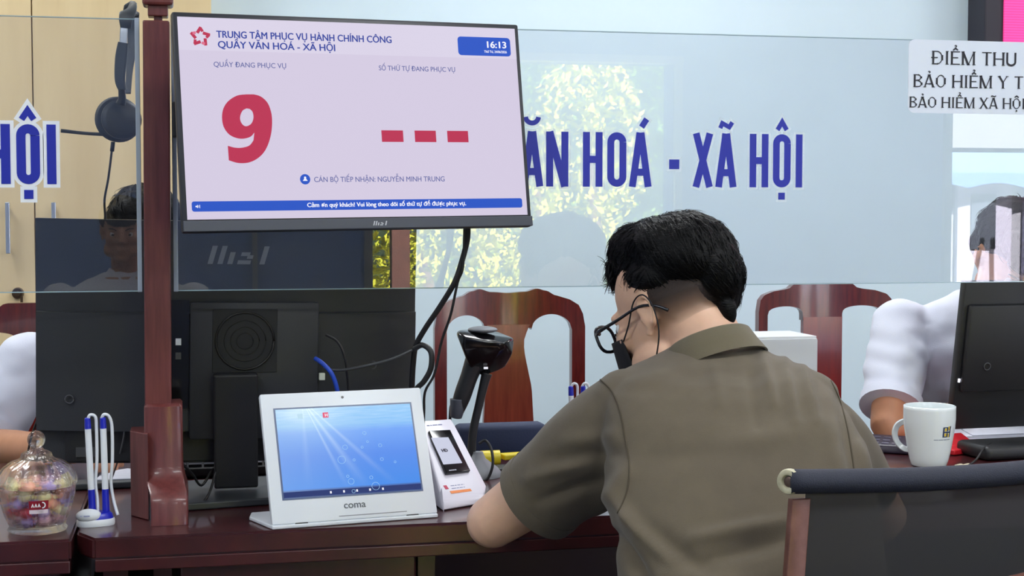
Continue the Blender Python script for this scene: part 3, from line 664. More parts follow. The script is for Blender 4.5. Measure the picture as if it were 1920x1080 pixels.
def dashes(parent, O, ax, ay, lens, h, m, gap=.0012, lift=.0003):
    """a line of print too small to read: one short bar per word"""
    az = ax.cross(ay); x = 0; bm = NB()
    for l_ in lens:
        prism(bm, [(x, 0), (x + l_, 0), (x + l_, h), (x, h)], O + az * lift, ax, ay, az * .00015); x += l_ + gap
    return fin('print_line', bm, m, parent)
# =================================================================================== PAYMENT TERMINAL ON WEDGE
pd = thing('payment_stand', 'white wedge stand holding a small black card terminal right of the tablet', 'stand', (.46, 2.66, .75))
PC, PX, PY, PN = plane_frame((.4633, 2.6566, .80), .6583, -.868, -.2685)
def on(px, py, off=0):
    d = ray(px, py); t = (PC - CAM).dot(PN) / d.dot(PN); return CAM + d * t + PN * off
RP = Matrix((PX, PY, PN)).transposed()
TRp, BRp, BLp, TLp = on(847, 784), on(913, 912), on(826, 922), on(786, 788)
fb0, fb1 = atZ(829, 958, .7515), atZ(903, 945, .7515)
bkd = V(-.5, .8, 0).normalized()
kb0, kb1 = V(TLp.x, TLp.y, .7515), V(TRp.x, TRp.y, .7515)
bm = NB(); hull(bm, [TRp, BRp, BLp, TLp, fb0, fb1, kb0, kb1, BRp + (fb1 - BRp) * .45 - bkd * .004, BLp + (fb0 - BLp) * .45 - bkd * .004], .004); fin('wedge_body', bm, mat('white_acrylic', (230, 228, 240), .3), pd, angle=50)
dc = on(838, 851, .003)
dpts = [on(801, 812), on(841, 810), on(879, 887), on(834, 892)]
def slabpts(name, pts, o0, o1, m, par, bev=0):
    bm = NB(); hull(bm, [p + PN * o0 for p in pts] + [p + PN * o1 for p in pts], bev); return fin(name, bm, m, par, angle=40)
dv = slabpts('terminal', dpts, .0005, .007, BLACKG, pd, .0015)
slabpts('terminal_screen', [on(805, 826), on(837, 825), on(863, 873), on(828, 876)], .007, .0076, emat('terminal_white', (214, 218, 240), .85), dv)
DARK = mat('print_dark', (50, 50, 70), .5)
ux = (BRp - BLp).normalized(); uy = PN.cross(ux)
text_mesh('caption', 'HD', on(826, 853, .0079), ux, uy, .0075, DARK, dv, .08)
dashes(dv, on(839, 888, .0070), ux, uy, (.004, .0035, .005, .004), .0022, mat('print_pale', (190, 190, 205), .5), .0006)
BLT = mat('print_blue', (70, 80, 170), .5)
dashes(pd, on(801, 799, .0003), ux, uy, (.006, .004, .012, .010), .0022, mat('print_slate', (130, 136, 176), .5), .0022)
dashes(pd, on(845, 912, .0003), ux, uy, (.009, .004, .007, .005, .006, .009), .0016, MATS['print_slate'], .002)
dashes(pd, on(847, 917, .0003), ux, uy, (.011, .006, .008, .006, .008), .0016, MATS['print_slate'], .0016)
mat('print_red', (196, 60, 90), .5)
fin('icon', box(NB(), on(836, 914, .0006), (.008, .009, .0004), Matrix((ux, uy, PN)).transposed(), .0001), MATS['print_red'], pd)
o1 = on(846, 926, .0006)
fin('orange_strip', prism(NB(), [(0, 0), (.052, 0), (.052, .006), (0, .006)], o1, ux, uy, PN * .0004), mat('print_orange', (240, 140, 70), .5), pd)

# =================================================================================== SCANNER ON GOOSENECK
D_SC = 2.98
def s3(px, py, d=0): return atD(px, py, D_SC + d)
scn = thing('barcode_scanner', 'black handheld barcode scanner resting on a gooseneck stand in front of the wooden chair', 'scanner', s3(905, 885))
k = PXM(D_SC)
bm = NB()
top = [(852, 618), (900, 613), (965, 632), (940, 640), (870, 632)]
hull(bm, [s3(853, 619, -.03), s3(872, 633, -.05), s3(945, 645, -.04), s3(965, 634, .0), s3(935, 622, .05), s3(890, 616, .05), s3(868, 655, -.045), s3(880, 690, -.02), s3(905, 706, .0), s3(935, 695, .01), s3(961, 665, .0), s3(948, 688, .02), s3(880, 660, .04), s3(905, 690, .045)], .004)
fin('scan_head', bm, BLACKG, scn, angle=50)
bm = NB(); ell(bm, s3(905, 618, .0), (.03, .035, .007)); fin('top_cap', bm, GREYP, scn, True)
bm = NB(); tube(bm, [s3(893, 672, .0), s3(880, 705), s3(866, 745), s3(856, 778)], [.022, .018, .0175, .0115], 16); fin('grip', bm, BLACKP, scn, True)
bm = NB(); tube(bm, [s3(858, 748, -.004), s3(857, 768, -.003), s3(855, 782)], [.0155, .0145, .012], 16); fin('grip_end', bm, mat('grip_grey', (76, 80, 90), .4), scn, True)
bm = NB(); tube(bm, [s3(855, 780), s3(846, 760, .02), s3(844, 800, .02), s3(850, 830, .03)], .003, 8); fin('cable', bm, CABLE, scn, True)
fin('indicator', box(NB(), s3(911, 690, -.018), (.008, .004, .004)), SCRWW, scn)
bm = NB(); tube(bm, [s3(913, 700, -.0), s3(908, 718), s3(898, 760), s3(887, 810), s3(884, 860), s3(886, 890)], [.011, .0095, .0085, .0085, .0085, .009], 14); fin('gooseneck', bm, BLACKP, scn, True)
b_ = s3(896, 896); bm = NB(); lathe(bm, [(.048, .7505), (.048, .758), (.04, .768), (.016, .786), (.010, .80)], (b_.x, b_.y, 0), 28); fin('weighted_base', bm, GREYP, scn, angle=40)

# =================================================================================== HEADSET
D_H = 2.715
def h3(px, py, d=0): return atD(px, py, D_H + d)
hs = thing('headset', 'black telephone headset hanging over the top edge of the left glass screen', 'headset', h3(230, 30))
bm = NB()
def strip(bm, pts, w, t):
    """flat band along pts, w wide (list), t thick"""
    P_ = smooth_path(pts, 6); ws = [v.x for v in smooth_path([V(a, 0, 0) for a in w], 6)]
    prev = None
    for i, p in enumerate(P_):
        tg = (P_[min(i + 1, len(P_) - 1)] - P_[max(i - 1, 0)]).normalized(); sd = tg.cross(FW).normalized(); up_ = tg.cross(sd)
        r_ = [bm.verts.new(p + sd * (ws[i] / 2 * a) + up_ * (t / 2 * b)) for a, b in ((-1, -.5), (-.8, -1), (.8, -1), (1, -.5), (1, .5), (.8, 1), (-.8, 1), (-1, .5))]
        if prev:
            for q in range(8): bm.faces.new((prev[q], prev[(q + 1) % 8], r_[(q + 1) % 8], r_[q]))
        else: bm.faces.new(r_)
        prev = r_
    bm.faces.new(prev[::-1]); return bm
DG = mat('headset_grey', (66, 72, 80), .5)
fin('headband', strip(NB(), [h3(236, 52, -.045), h3(236, 38, -.05), h3(240, 22, -.04), h3(243, 17, -.01), h3(246, 22, .03), h3(249, 60, .04), h3(248, 95, .035)], [.019, .024, .03, .032, .03, .02, .018], .006), DG, hs, angle=40)
fin('slider', strip(NB(), [h3(233, 44, -.045), h3(232, 62, -.046), h3(231, 85, -.046)], [.0135, .0135, .0135], .003), METAL, hs)
fin('headband_arm', strip(NB(), [h3(231, 80, -.048), h3(227, 110, -.046), h3(225, 150, -.044), h3(231, 170, -.042)], [.018, .021, .018, .014], .008), DG, hs, angle=40)
fin('headband_arm', strip(NB(), [h3(248, 92, .033), h3(243, 130, .02), h3(240, 175, .01)], [.017, .012, .010], .007), DG, hs, angle=40)
bm = NB(); tube(bm, [h3(228, 168, -.042), h3(229, 184, -.04), h3(226, 195, -.038)], [.006, .007, .009], 10); fin('yoke', bm, BLACKP, hs, True)
ecn = (h3(214, 228, -.05) - h3(226, 222, 0)).normalized()
bm = NB(); q0 = h3(224, 222, .0)
def disc(bm, c, n, prof, sg=32):
    M = Matrix.Translation(c) @ n.to_track_quat('Z', 'Y').to_matrix().to_4x4(); st = len(bm.verts); b2 = lathe(NB(), prof, n=sg); me = bpy.data.meshes.new('t'); b2.to_mesh(me); b2.free(); me.transform(M); bm.from_mesh(me); bpy.data.meshes.remove(me)
n1 = (V(.25, -.93, .1)).normalized()
disc(bm, h3(219, 226, .014), n1, [(.036, 0), (.041, .004), (.0425, .012), (.039, .02), (.03, .022)]); fin('ear_cushion', bm, mat('cushion', (50, 53, 58), .7), hs, angle=50)
bm = NB(); disc(bm, h3(226, 225, -.008), n1, [(.034, 0), (.0365, .004), (.0365, .010), (.032, .014), (.030, .015), (.0285, .0155), (.001, .0165)]); fin('ear_cup', bm, mat('cup_grey', (48, 51, 56), .45), hs, angle=30)
bm = NB(); tube(bm, [h3(196, 252, .0), h3(160, 250, -.002), h3(114, 245, -.01)], [.0034, .003, .0035], 8); fin('microphone_boom', bm, BLACKP, hs, True)
bm = NB(); tube(bm, [h3(212, 266, .002), h3(210, 284, .003)], .0038, 8, 1); tube(bm, [h3(210, 280, .003), h3(203, 335, .004), h3(196, 375, .006), h3(197, 415, .002), h3(190, 470, .0), h3(172, 530, -.0), h3(140, 575, -.0), h3(124, 600), h3(132, 640), h3(148, 690), h3(140, 715), h3(105, 755), h3(75, 780), h3(60, 815), h3(52, 850, .02)], .0021, 8); fin('cable', bm, CABLE, hs, True)
bm = NB(); tube(bm, [h3(262, 725, -.0), h3(245, 735), h3(234, 760), h3(233, 810), h3(225, 850, .02), h3(214, 885, .06), h3(206, 905, .15)], .0016, 6)
tag(fin('power_cable', bm, mat('cable_grey', (96, 98, 100), .5), None, True), 'thin grey cable looping down beside the left of the post', 'cable')

# =================================================================================== CABLES
def cab_obj(pts, r, label, m=CABLE, name='cable'):
    return tag(fin(name, tube(NB(), pts, r, 8), m, None, True), label, 'cable')
a3 = lambda px, py, D: atD(px, py, D)
cab_obj([a3(877, 418, 2.60), a3(876, 450, 2.61), a3(866, 490, 2.615), a3(852, 530, 2.62), a3(825, 575, 2.64), a3(798, 615, 2.66), a3(780, 648, 2.68), a3(775, 680, 2.70), a3(772, 735, 2.72), a3(770, 830, 2.75), a3(768, 925, 2.78)], .0052, 'thick black cable bundle hanging from the display down beside the wide monitor')
cab_obj([a3(871, 425, 2.605), a3(868, 500, 2.61), a3(858, 530, 2.62), a3(845, 590, 2.63), a3(828, 640, 2.65), a3(815, 700, 2.66), a3(797, 735, 2.68), a3(795, 775, 2.70), a3(792, 850, 2.75), a3(790, 920, 2.78)], .0024, 'thin black cable splitting from the bundle in front of the chair')
cab_obj([a3(776, 655, 2.68), a3(792, 647, 2.67), a3(808, 660, 2.66), a3(808, 690, 2.66), a3(795, 715, 2.67), a3(778, 735, 2.69), a3(760, 790, 2.74), a3(758, 900, 2.8)], .0052, 'thick black cable looping out beside the top right corner of the tablet')
cab_obj([a3(605, 692, 2.70), a3(640, 694, 2.69), a3(690, 685, 2.68), a3(735, 673, 2.68), a3(776, 655, 2.68)], .0026, 'grey-black cable crossing the back of the wide monitor', mat('cable_sheen', (60, 62, 66), .3))
cab_obj([a3(611, 628, 2.70), a3(632, 640, 2.69), a3(645, 665, 2.69), a3(651, 700, 2.70), a3(655, 760, 2.72)], .0023, 'short curved black cable on the wide monitor above the tablet')
cab_obj([a3(591, 672, 2.70), a3(603, 680, 2.69), a3(618, 695, 2.685), a3(628, 715, 2.69), a3(634, 745, 2.70), a3(636, 800, 2.72)], .0042, 'bright blue network cable above the tablet camera', mat('cable_blue', (34, 74, 190), .4))
cab_obj([a3(340, 868, 2.70), a3(360, 888, 2.72), a3(378, 910, 2.74), a3(400, 880, 2.76), a3(425, 868, 2.78)], .0024, 'black cable zigzag between the post foot and the monitor stand')
cab_obj([a3(404, 885, 2.70), a3(396, 915, 2.68), a3(384, 938, 2.66), a3(362, 955, 2.665)], .0024, 'black cable curving onto the counter beside the post foot')
cab_obj([a3(898, 832, 2.95), a3(910, 826, 2.95), a3(921, 842, 2.94), a3(924, 870, 2.93), a3(916, 895, 2.93), a3(905, 903, 2.93)], .0028, 'black cable loop beside the scanner stand base')

# plug
fin('plug', box(NB(), MC + MX * .165 + MYv * -.062 + MN * .034, (.011, .013, .01), RMM, .001), mat('plug_white', (214, 220, 205), .5), mo)

# =================================================================================== PENS
def pen_stand(label, bx, by, s=1.0, grp='white and blue counter pen stands'):
    """two clipped pens with coiled straps on a drop-shaped base"""
    t = thing('pen_stand', label, 'pen stand', (bx, by, .75))
    def outline(sc, z, dx=0, dy=0):
        pts = []
        for i in range(28):
            a = 2 * math.pi * i / 28; r = .036 * (1 - .12 * math.cos(2 * a)) ; x = -r * math.cos(a); y = .62 * .036 * math.sin(a) * (1 + .25 * math.cos(a))
            pts.append(V(bx + dx + x * sc, by + dy + y * sc, z))
        return pts
    def layer(name, secs, m):
        bm = NB(); prev = None
        for sc_, z, dx in secs:
            r_ = [bm.verts.new(p) for p in outline(sc_, z, dx)]
            if prev:
                for q in range(28): bm.faces.new((prev[q], prev[(q + 1) % 28], r_[(q + 1) % 28], r_[q]))
            else: bm.faces.new(r_)
            prev = r_
        bm.faces.new(prev[::-1]); return fin(name, bm, m, t, angle=40)
    layer('base', [(.98, .7503, 0), (1.0, .753, 0), (1.0, .759, 0), (.95, .762, 0)], WHITEP)
    layer('base_inlay', [(.93, .762, 0), (.86, .769, 0), (.7, .772, .002)], BLUEPEN)
    bm = NB(); ell(bm, (bx - .011, by - .012, .7685), (.0215, .0135, .0115)); fin('badge', bm, WHITEP, t, True)
    dashes(t, V(bx - .024, by - .0262, .7695), V(1, 0, 0), V(0, .35, .94).normalized(), (.0028, .010), .002, mat('print_slate', (130, 136, 176), .5), .003, -.0004)
    for dx, lx in ((-.006, -.006), (.0165, -.003)):
        x = bx + dx; y = by + .006; lean_ = V(lx, 0, 0)
        p0 = V(x, y, .772); pt_ = lambda h: p0 + V(lx * h / .16, 0, h)
        p_ = fin('pen', cyl(NB(), pt_(.038), pt_(.142), .0055, .0053, 18), WHITEP, t, angle=40)
        bm = NB(); cyl(bm, pt_(.0), pt_(.038), .0062, .0058, 18); fin('pen_socket', bm, BLUEPEN, t, angle=40)
        bm = NB(); cyl(bm, pt_(.142), pt_(.1585), .0055, .005, 18); ell(bm, pt_(.1585), (.005, .005, .003)); fin('cap', bm, BLUEPEN, p_, angle=60)
    for dx, off in ((-.006, .0135), (.0165, .0165)):
        x = bx + dx - .005; y = by + .006
        bm = NB(); tube(bm, [V(x, y, .931), V(x + .004, y - .002, .938), V(x + .012, y, .934), V(x + off, y + .002, .915), V(x + off, y + .004, .86), V(x + off - .003, y + .006, .82), V(x + off + (.0 if dx < 0 else .001), y + .004, .79), V(x + off + (.0 if dx < 0 else .008), y, .764)], .0027, 8)
        fin('strap', bm, WHITEP, t, True)
    return t
pn = atZ(180, 984, .75)
pen_stand('white and blue twin pen stand on the counter between the candy jar and the post', pn.x, pn.y + .0)
p2 = atZ(1075, 905, .75)
pen_stand('white and blue pen stand partly hidden behind the man\'s shoulder', 0.742, 2.86)

# =================================================================================== CANDY JAR
JX, JY = -.2665, 2.553
jr = thing('candy_jar', 'ribbed clear glass jar with a ball-knob lid at the left end of the counter', 'jar', (JX, JY, .75))
JG = bpy.data.materials.new('cut_glass'); JG.use_nodes = True; nt = JG.node_tree; pb = nt.nodes['Principled BSDF']
pb.inputs['Transmission Weight'].default_value = 1; pb.inputs['Roughness'].default_value = .02; pb.inputs['IOR'].default_value = 1.45; pb.inputs['Base Color'].default_value = (.97, .98, 1, 1)
tr = nt.nodes.new('ShaderNodeBsdfTransparent'); mxs = nt.nodes.new('ShaderNodeMixShader'); mxs.inputs[0].default_value = .55
nt.links.new(tr.outputs[0], mxs.inputs[1]); nt.links.new(pb.outputs[0], mxs.inputs[2]); nt.links.new(mxs.outputs[0], nt.nodes['Material Output'].inputs[0])
rib = lambda th, z: .045 * abs(math.sin(8 * th)) if z > .004 else 0
bm = NB(); lathe(bm, [(.040, .0006), (.046, .002), (.047, .006), (.043, .010), (.045, .016), (.051, .03), (.056, .048), (.0595, .066), (.0605, .078), (.0575, .0785), (.055, .066), (.052, .048), (.047, .03), (.041, .018), (.03, .013), (.001, .012)], (JX, JY, .75), 96, rib); fin('bowl', bm, JG, jr, True)
bm = NB(); lathe(bm, [(.0625, .079), (.0632, .086), (.060, .098), (.053, .109), (.042, .117), (.028, .122), (.0245, .126), (.0235, .131), (.019, .134), (.012, .137), (.009, .141), (.010, .144), (.0085, .142), (.0005, .130), (.018, .122), (.03, .117), (.042, .111), (.053, .1), (.0585, .088), (.0605, .0795)], (JX, JY, .75), 96, rib); lid = fin('lid', bm, JG, jr, True)
bm = NB(); ell(bm, (JX, JY, .75 + .154), (.0145, .0145, .0155), seg=32); fin('knob', bm, JG, lid, True)
CC = {'purple': (160, 138, 192), 'orange': (246, 160, 132), 'pink': (238, 178, 196), 'yellow': (244, 216, 160), 'red': (170, 34, 56)}
def candy(c, colr, rz, rx, s=1):
    o = thing('wrapped_candy', '%s foil-wrapped candy inside the glass jar' % colr, 'candy', c, '%s candies in the glass jar' % colr, (rx, 0, rz))
    m = mat('foil_' + colr, CC[colr], .35, rgb2=tuple(min(255, v + 40) for v in CC[colr]), noise_scale=90, bump=.6, bump_scale=220)
    bm = NB(); ell(bm, (0, 0, 0), (.0095 * s, .0075 * s, .0070 * s), seg=12)
    me = bpy.data.meshes.new('sweet'); bm.to_mesh(me); bm.free(); a = link('sweet', me, None, True, m); a.parent = o
    for sgn in (-1, 1):
        bm = NB(); rn = 8; cv = bm.verts.new((sgn * .0085 * s, 0, 0)); vs = []
        for q in range(rn + 1):
            an = R(-60 + 120 * q / rn); vs.append(bm.verts.new((sgn * (.0085 + .008 * math.cos(an)) * s, .008 * math.sin(an) * s, (.0018 if q % 2 else -.0018) * s)))
        for q in range(rn): bm.faces.new((cv, vs[q], vs[q + 1]))
        me = bpy.data.meshes.new('wrapper_twist'); bm.to_mesh(me); bm.free(); a = link('wrapper_twist', me, None, False, m); a.parent = o
rnd = random.Random(3)
lay = [(.772, .027, 6), (.7865, .033, 8), (.801, .036, 8), (.8155, .038, 8), (.829, .036, 7)]
for li, (z, r, n) in enumerate(lay):
    for q in range(n):
        a = 2 * math.pi * (q + .5 * (li % 2)) / n
        colr = rnd.choice(['purple', 'purple', 'purple', 'red']) if li < 3 and abs(math.sin(a)) > .2 and math.cos(a) < .5 else rnd.choice(['orange', 'pink', 'yellow', 'pink', 'orange', 'purple'])
        candy((JX + r * math.cos(a), JY + r * math.sin(a), z + rnd.uniform(-.002, .002)), colr, a + math.pi / 2 + rnd.uniform(-.5, .5), rnd.uniform(-.4, .4), 1.3)
    for q in range(max(2, n // 3)):
        a = 2 * math.pi * q / max(2, n // 3) + li
        candy((JX + .015 * math.cos(a), JY + .015 * math.sin(a), z), rnd.choice(['orange', 'pink', 'yellow', 'purple']), a, 0, 1.0)
# label on the bowl front
bm = NB(); RLb = .0585
def cylpatch(bm, cx, cy, r0, a0, a1, z0, z1, n=8, r1=None):
    r1 = r1 or r0; pr = None
    for i in range(n + 1):
        a = a0 + (a1 - a0) * i / n; cur = (bm.verts.new((cx + r0 * math.cos(a), cy + r0 * math.sin(a), z0)), bm.verts.new((cx + r1 * math.cos(a), cy + r1 * math.sin(a), z1)))
        if pr: bm.faces.new((pr[0], cur[0], cur[1], pr[1]))
        pr = cur
cylpatch(bm, JX, JY, .0575, R(-97), R(-67), .797, .812, r1=.0605); fin('sticker', bm, mat('sticker_red', (150, 24, 48), .5), jr)
bm = NB(); cylpatch(bm, JX, JY, .0560, R(-97), R(-67), .790, .7968, r1=.0575); fin('sticker', bm, mat('sticker_white', (236, 220, 232), .5), jr)
a = R(-82); jo = V(JX + .0622 * math.cos(a), JY + .0622 * math.sin(a), .8045); jx = V(math.cos(R(8)), math.sin(R(8)), 0)
bm = NB()
for q in (-.0095, -.0045, .0005): stroke(bm, jo, jx, GZ, [(q - .0016, -.0025), (q, .0025), (q + .0016, -.0025)], .0016, 0, 0, 1)
stroke(bm, jo, jx, GZ, arc(.006, .0005, .004, .0045, 100, -100, 8), .0018, 0, 0, 1)
fin('logo', bm, WHITEP, jr)

# =================================================================================== MUG
mg_ = atZ(1748, 878, .75); MXc, MYc = mg_.x + .009, mg_.y + .032
kk = PXM(3.12)
mug = thing('mug', 'tall white tapered mug with a BH logo beside the right monitor', 'mug', (MXc, MYc, .75))
MUGM = mat('mug_ceramic', (226, 234, 236), .22, coat=.4)
MR = lambda z: .036 + (.0535 - .036) * min(1, max(0, (z - .002) / .09)) ** .75
prof = [(.034, .0005), (.036, .003)] + [(MR(z), z) for z in (.015, .03, .045, .06, .08, .1, .12)] + [(.0535, .1265), (.0515, .1275), (.0505, .126), (.0500, .1), (.046, .05), (.036, .012), (.001, .008)]
fin('body', lathe(NB(), prof, (MXc, MYc, .75), 48), MUGM, mug, True)
hd = V(-.55, .8, 0).normalized(); hp = lambda r, z: V(MXc, MYc, .75 + z) + hd * r
fin('handle', strip(NB(), [hp(.047, .085), hp(.058, .088), hp(.074, .078), hp(.080, .060), hp(.074, .042), hp(.058, .030), hp(.038, .030)], [.012] * 7, .010), MUGM, mug, angle=60)
def onmug(me_o, ang0):
    """wrap flat lettering (x right, z up, in metres) round the mug"""
    for v in me_o.data.vertices:
        z = v.co.z; r = MR(z) + .0004; a = ang0 + v.co.x / .05
        v.co = V(MXc + r * math.cos(a), MYc + r * math.sin(a), .75 + z)
A0 = R(-86)
BHB = mat('print_navy', (30, 52, 92), .4); BHY = mat('print_yellow', (226, 196, 60), .4)
LX, LZ, LW, LH = .000, .0665, .0195, .0215
def lrect(rs, m_, off):
    bm = NB()
    for x0, x1, z0, z1 in rs:
        n_ = 3
        for q in range(n_):
            a_, b_ = x0 + (x1 - x0) * q / n_, x0 + (x1 - x0) * (q + 1) / n_
            bm.faces.new([bm.verts.new((LX + x * LW, 0, LZ + z * LH)) for x, z in ((a_, z0), (b_, z0), (b_, z1), (a_, z1))])
    o_ = fin('logo', bm, m_, mug)
    for v in o_.data.vertices:
        z = v.co.z; r = MR(z) + off; a_ = A0 + v.co.x / .05; v.co = V(MXc + r * math.cos(a_), MYc + r * math.sin(a_), .75 + z)
lrect([(0, .17, 0, 1), (.17, .60, .92, 1), (.17, .60, .44, .56), (.17, .60, 0, .08), (.46, .62, .60, .94), (.46, .62, .06, .40), (.86, 1, 0, 1.06), (.40, .86, .42, .56)], BHB, .0004)
lrect([(.20, .44, .60, .88), (.20, .44, .10, .40), (.64, .82, .66, 1.06), (.64, .82, 0, .36)], BHY, .0004)
lrect([(-.95, -.45, -.27, -.21), (-.40, .10, -.27, -.21), (.15, .60, -.27, -.21), (.65, 1.1, -.27, -.21)], mat('print_faint', (120, 136, 156), .4), .0004)

# =================================================================================== SMALL THINGS ON THE COUNTERS
def sheet_stack(name, c, sx, sy, h, rz, label, m, n=1):
    bm = NB(); box(bm, (c[0], c[1], c[2] + h / 2), (sx, sy, h), Matrix.Rotation(rz, 3, 'Z'), min(.001, h / 3)); return tag(fin(name, bm, m), label, 'papers')
PAPER = mat('paper_white', (222, 224, 238), .7, noise_amt=.08, noise_scale=12)
q = atZ(375, 882, .75)
kb = thing('keyboard', 'black keyboard on the counter behind the monitor stand', 'keyboard', (q.x + .1, 3.1, .75))
fin('case', box(NB(), (.1, 3.06, .762), (.44, .13, .018), bev=.004), BLACKP, kb)
for i in range(14):
    for j in range(4): fin('key', box(NB(), (-.1 + i * .03, 3.02 + j * .026, .7735), (.026, .022, .006), bev=.001), BLACKG, kb)
sheet_stack('paper_stack', (-.03, 3.18, .75), .21, .10, .030, .1, 'curled white papers behind the keyboard right of the post', PAPER)
bm = NB(); box(bm, (.13, 3.2, .7675), (.10, .06, .035), bev=.002); tag(fin('paper_box', bm, mat('yellow_card', (214, 170, 40), .6)), 'small yellow card box behind the monitor stand', 'box')
tg = atZ(250, 890, .75)
bm = NB(); hull(bm, [V(-.15 + x, 2.98 + y, z) for x, y in ((-.05, -.04), (.04, -.04), (.04, .05), (-.04, .05)) for z in (.751, .765)] + [V(-.14, 2.99, .777)], .002); tag(fin('paper_pad', bm, PAPER), 'white paper pad left of the post behind the pens', 'papers')
bm = NB(); box(bm, (-.16, 2.94, .757), (.20, .05, .012), Matrix.Rotation(.05, 3, 'Z'), .003); tag(fin('document_tray', bm, mat('tray_grey', (70, 74, 80), .5)), 'grey document tray edge behind the twin pen stand', 'tray')
bm = NB(); box(bm, (-.0, 2.685, .7512), (.03, .008, .0015)); tag(fin('metal_clip', bm, METAL), 'tiny silver clip on the counter at the post foot', 'clip')
# dark blue pouch, yellow tape tool, tray behind the man's elbow
bm = NB(); box(bm, (.645, 3.16, .785), (.20, .06, .068), None, .012); tag(fin('document_pouch', bm, mat('navy_fabric', (34, 46, 78), .7, bump=.2), None, True), 'dark navy zipped pouch standing behind the scanner base', 'pouch')
bm = NB(); cyl(bm, (.575, 3.02, .767), (.615, 3.02, .767), .016, .016, 20); tg_ = thing('tape_dispenser', 'yellow handled tool lying on the counter beside the scanner base', 'tool', (.61, 3.02, .75))
fin('barrel', bm, mat('yellow_plastic', (226, 204, 40), .4), tg_, angle=40)
bm = NB(); box(bm, (.65, 3.03, .768), (.06, .03, .012), Matrix.Rotation(.2, 3, 'Z'), .003); fin('jaw', bm, MATS['yellow_plastic'], tg_)
bm = NB(); tube(bm, [V(.66 + .012 * math.cos(R(i * 40)), 3.0, .77 + .010 * math.sin(R(i * 40))) for i in range(19)], .0025, 6, 2); fin('coil', bm, BLACKP, tg_, True)
bm = NB(); box(bm, (.635, 2.965, .7545), (.17, .05, .008), Matrix.Rotation(.08, 3, 'Z'), .002); tag(fin('stapler_tray', bm, BLACKP), 'flat black tray in front of the yellow tool', 'tray')
# right: calculator, red file, black device, papers, crumbs
cq = atZ(1690, 845, .755)
ca = thing('desk_phone', 'dark purple-black handset lying on the counter left of the mug', 'phone', (1.50, 3.02, .75), None)
Rz = Matrix.Rotation(R(-35), 3, 'Z')
bm = NB(); hull(bm, [V(1.50, 3.02, .75) + Rz @ V(x, y, z) for x, y, z in ((-.075, -.035, .001), (.075, -.035, .001), (.075, .035, .001), (-.075, .035, .001), (-.07, -.03, .018), (.07, -.03, .018), (.07, .03, .034), (-.07, .03, .034))], .004); fin('body', bm, mat('purple_black', (44, 34, 52), .35), ca, angle=40)
for i in range(4):
    for j in range(3): fin('key', box(NB(), V(1.50, 3.02, .774) + Rz @ V(-.05 + i * .022, -.018 + j * .018, .008 * (j - 1) * .5), (.015, .012, .005), Rz), mat('key_grey', (120, 116, 134), .5), ca)
dvx = thing('network_box', 'flat black electronic box with rounded front right of the mug', 'device', (1.74, 2.90, .75))
bm = NB(); box(bm, (1.755, 2.915, .7665), (.24, .12, .030), Matrix.Rotation(R(4), 3, 'Z'), .010); fin('case', bm, BLACKP, dvx, True)
bm = NB(); tube(bm, [V(1.68, 2.90, .781), V(1.64, 2.86, .778), V(1.60, 2.82, .762), V(1.57, 2.80, .753)], .0022, 6); fin('cable', bm, CABLE, dvx, True)
bm = NB(); box(bm, (1.64, 3.03, .757), (.12, .16, .012), Matrix.Rotation(R(20), 3, 'Z'), .003); hull(bm, [V(1.60, 3.0, .763), V(1.70, 3.0, .763), V(1.70, 3.04, .765), V(1.6, 3.04, .765), V(1.62, 3.02, .785), V(1.68, 3.03, .785)]); tag(fin('red_folder', bm, mat('red_plastic', (206, 32, 44), .4)), 'bright red folder right behind the mug', 'folder')
bm = NB()
for i in range(5): box(bm, (1.83 + i * .004, 3.10 + i * .003, .7515 + i * .005), (.30, .2, .0042), Matrix.Rotation(R(3 - i * 2), 3, 'Z'))
hull(bm, [V(1.72, 3.05, .775), V(1.95, 3.05, .775), V(1.95, 3.2, .775), V(1.76, 3.2, .775), V(1.8, 3.12, .80), V(1.9, 3.15, .80)])
tag(fin('paper_stack', bm, PAPER), 'white paper stack under the right monitor', 'papers')
bm = NB()
for i in range(6): ell(bm, (1.545 + .006 * i, 2.80 + .004 * (i % 3), .7535), (.006, .005, .003), seg=8)
tag(fin('crumpled_scrap', bm, mat('scrap_cream', (206, 196, 168), .8), None, True), 'crumpled cream paper scrap at the foot of the mug', 'scrap')
# grey printer behind the man's shoulder
pr = thing('label_printer', 'light grey boxy machine behind the seated man\'s right shoulder', 'printer', (1.15, 3.15, .75))
px0, px1 = atY(1395, 640, 3.1).x, atY(1521, 640, 3.1).x; pz = atY(1500, 631, 3.1).z
fin('body', box(NB(), ((px0 + px1) / 2, 3.14, (.751 + pz) / 2), (px1 - px0, .16, pz - .751), bev=.006), mat('printer_grey', (196, 200, 204), .5), pr, angle=40)
fin('lid', box(NB(), ((px0 + px1) / 2, 3.14, pz + .001), (px1 - px0 - .004, .15, .006), bev=.002), mat('printer_lid', (216, 219, 222), .5), pr)

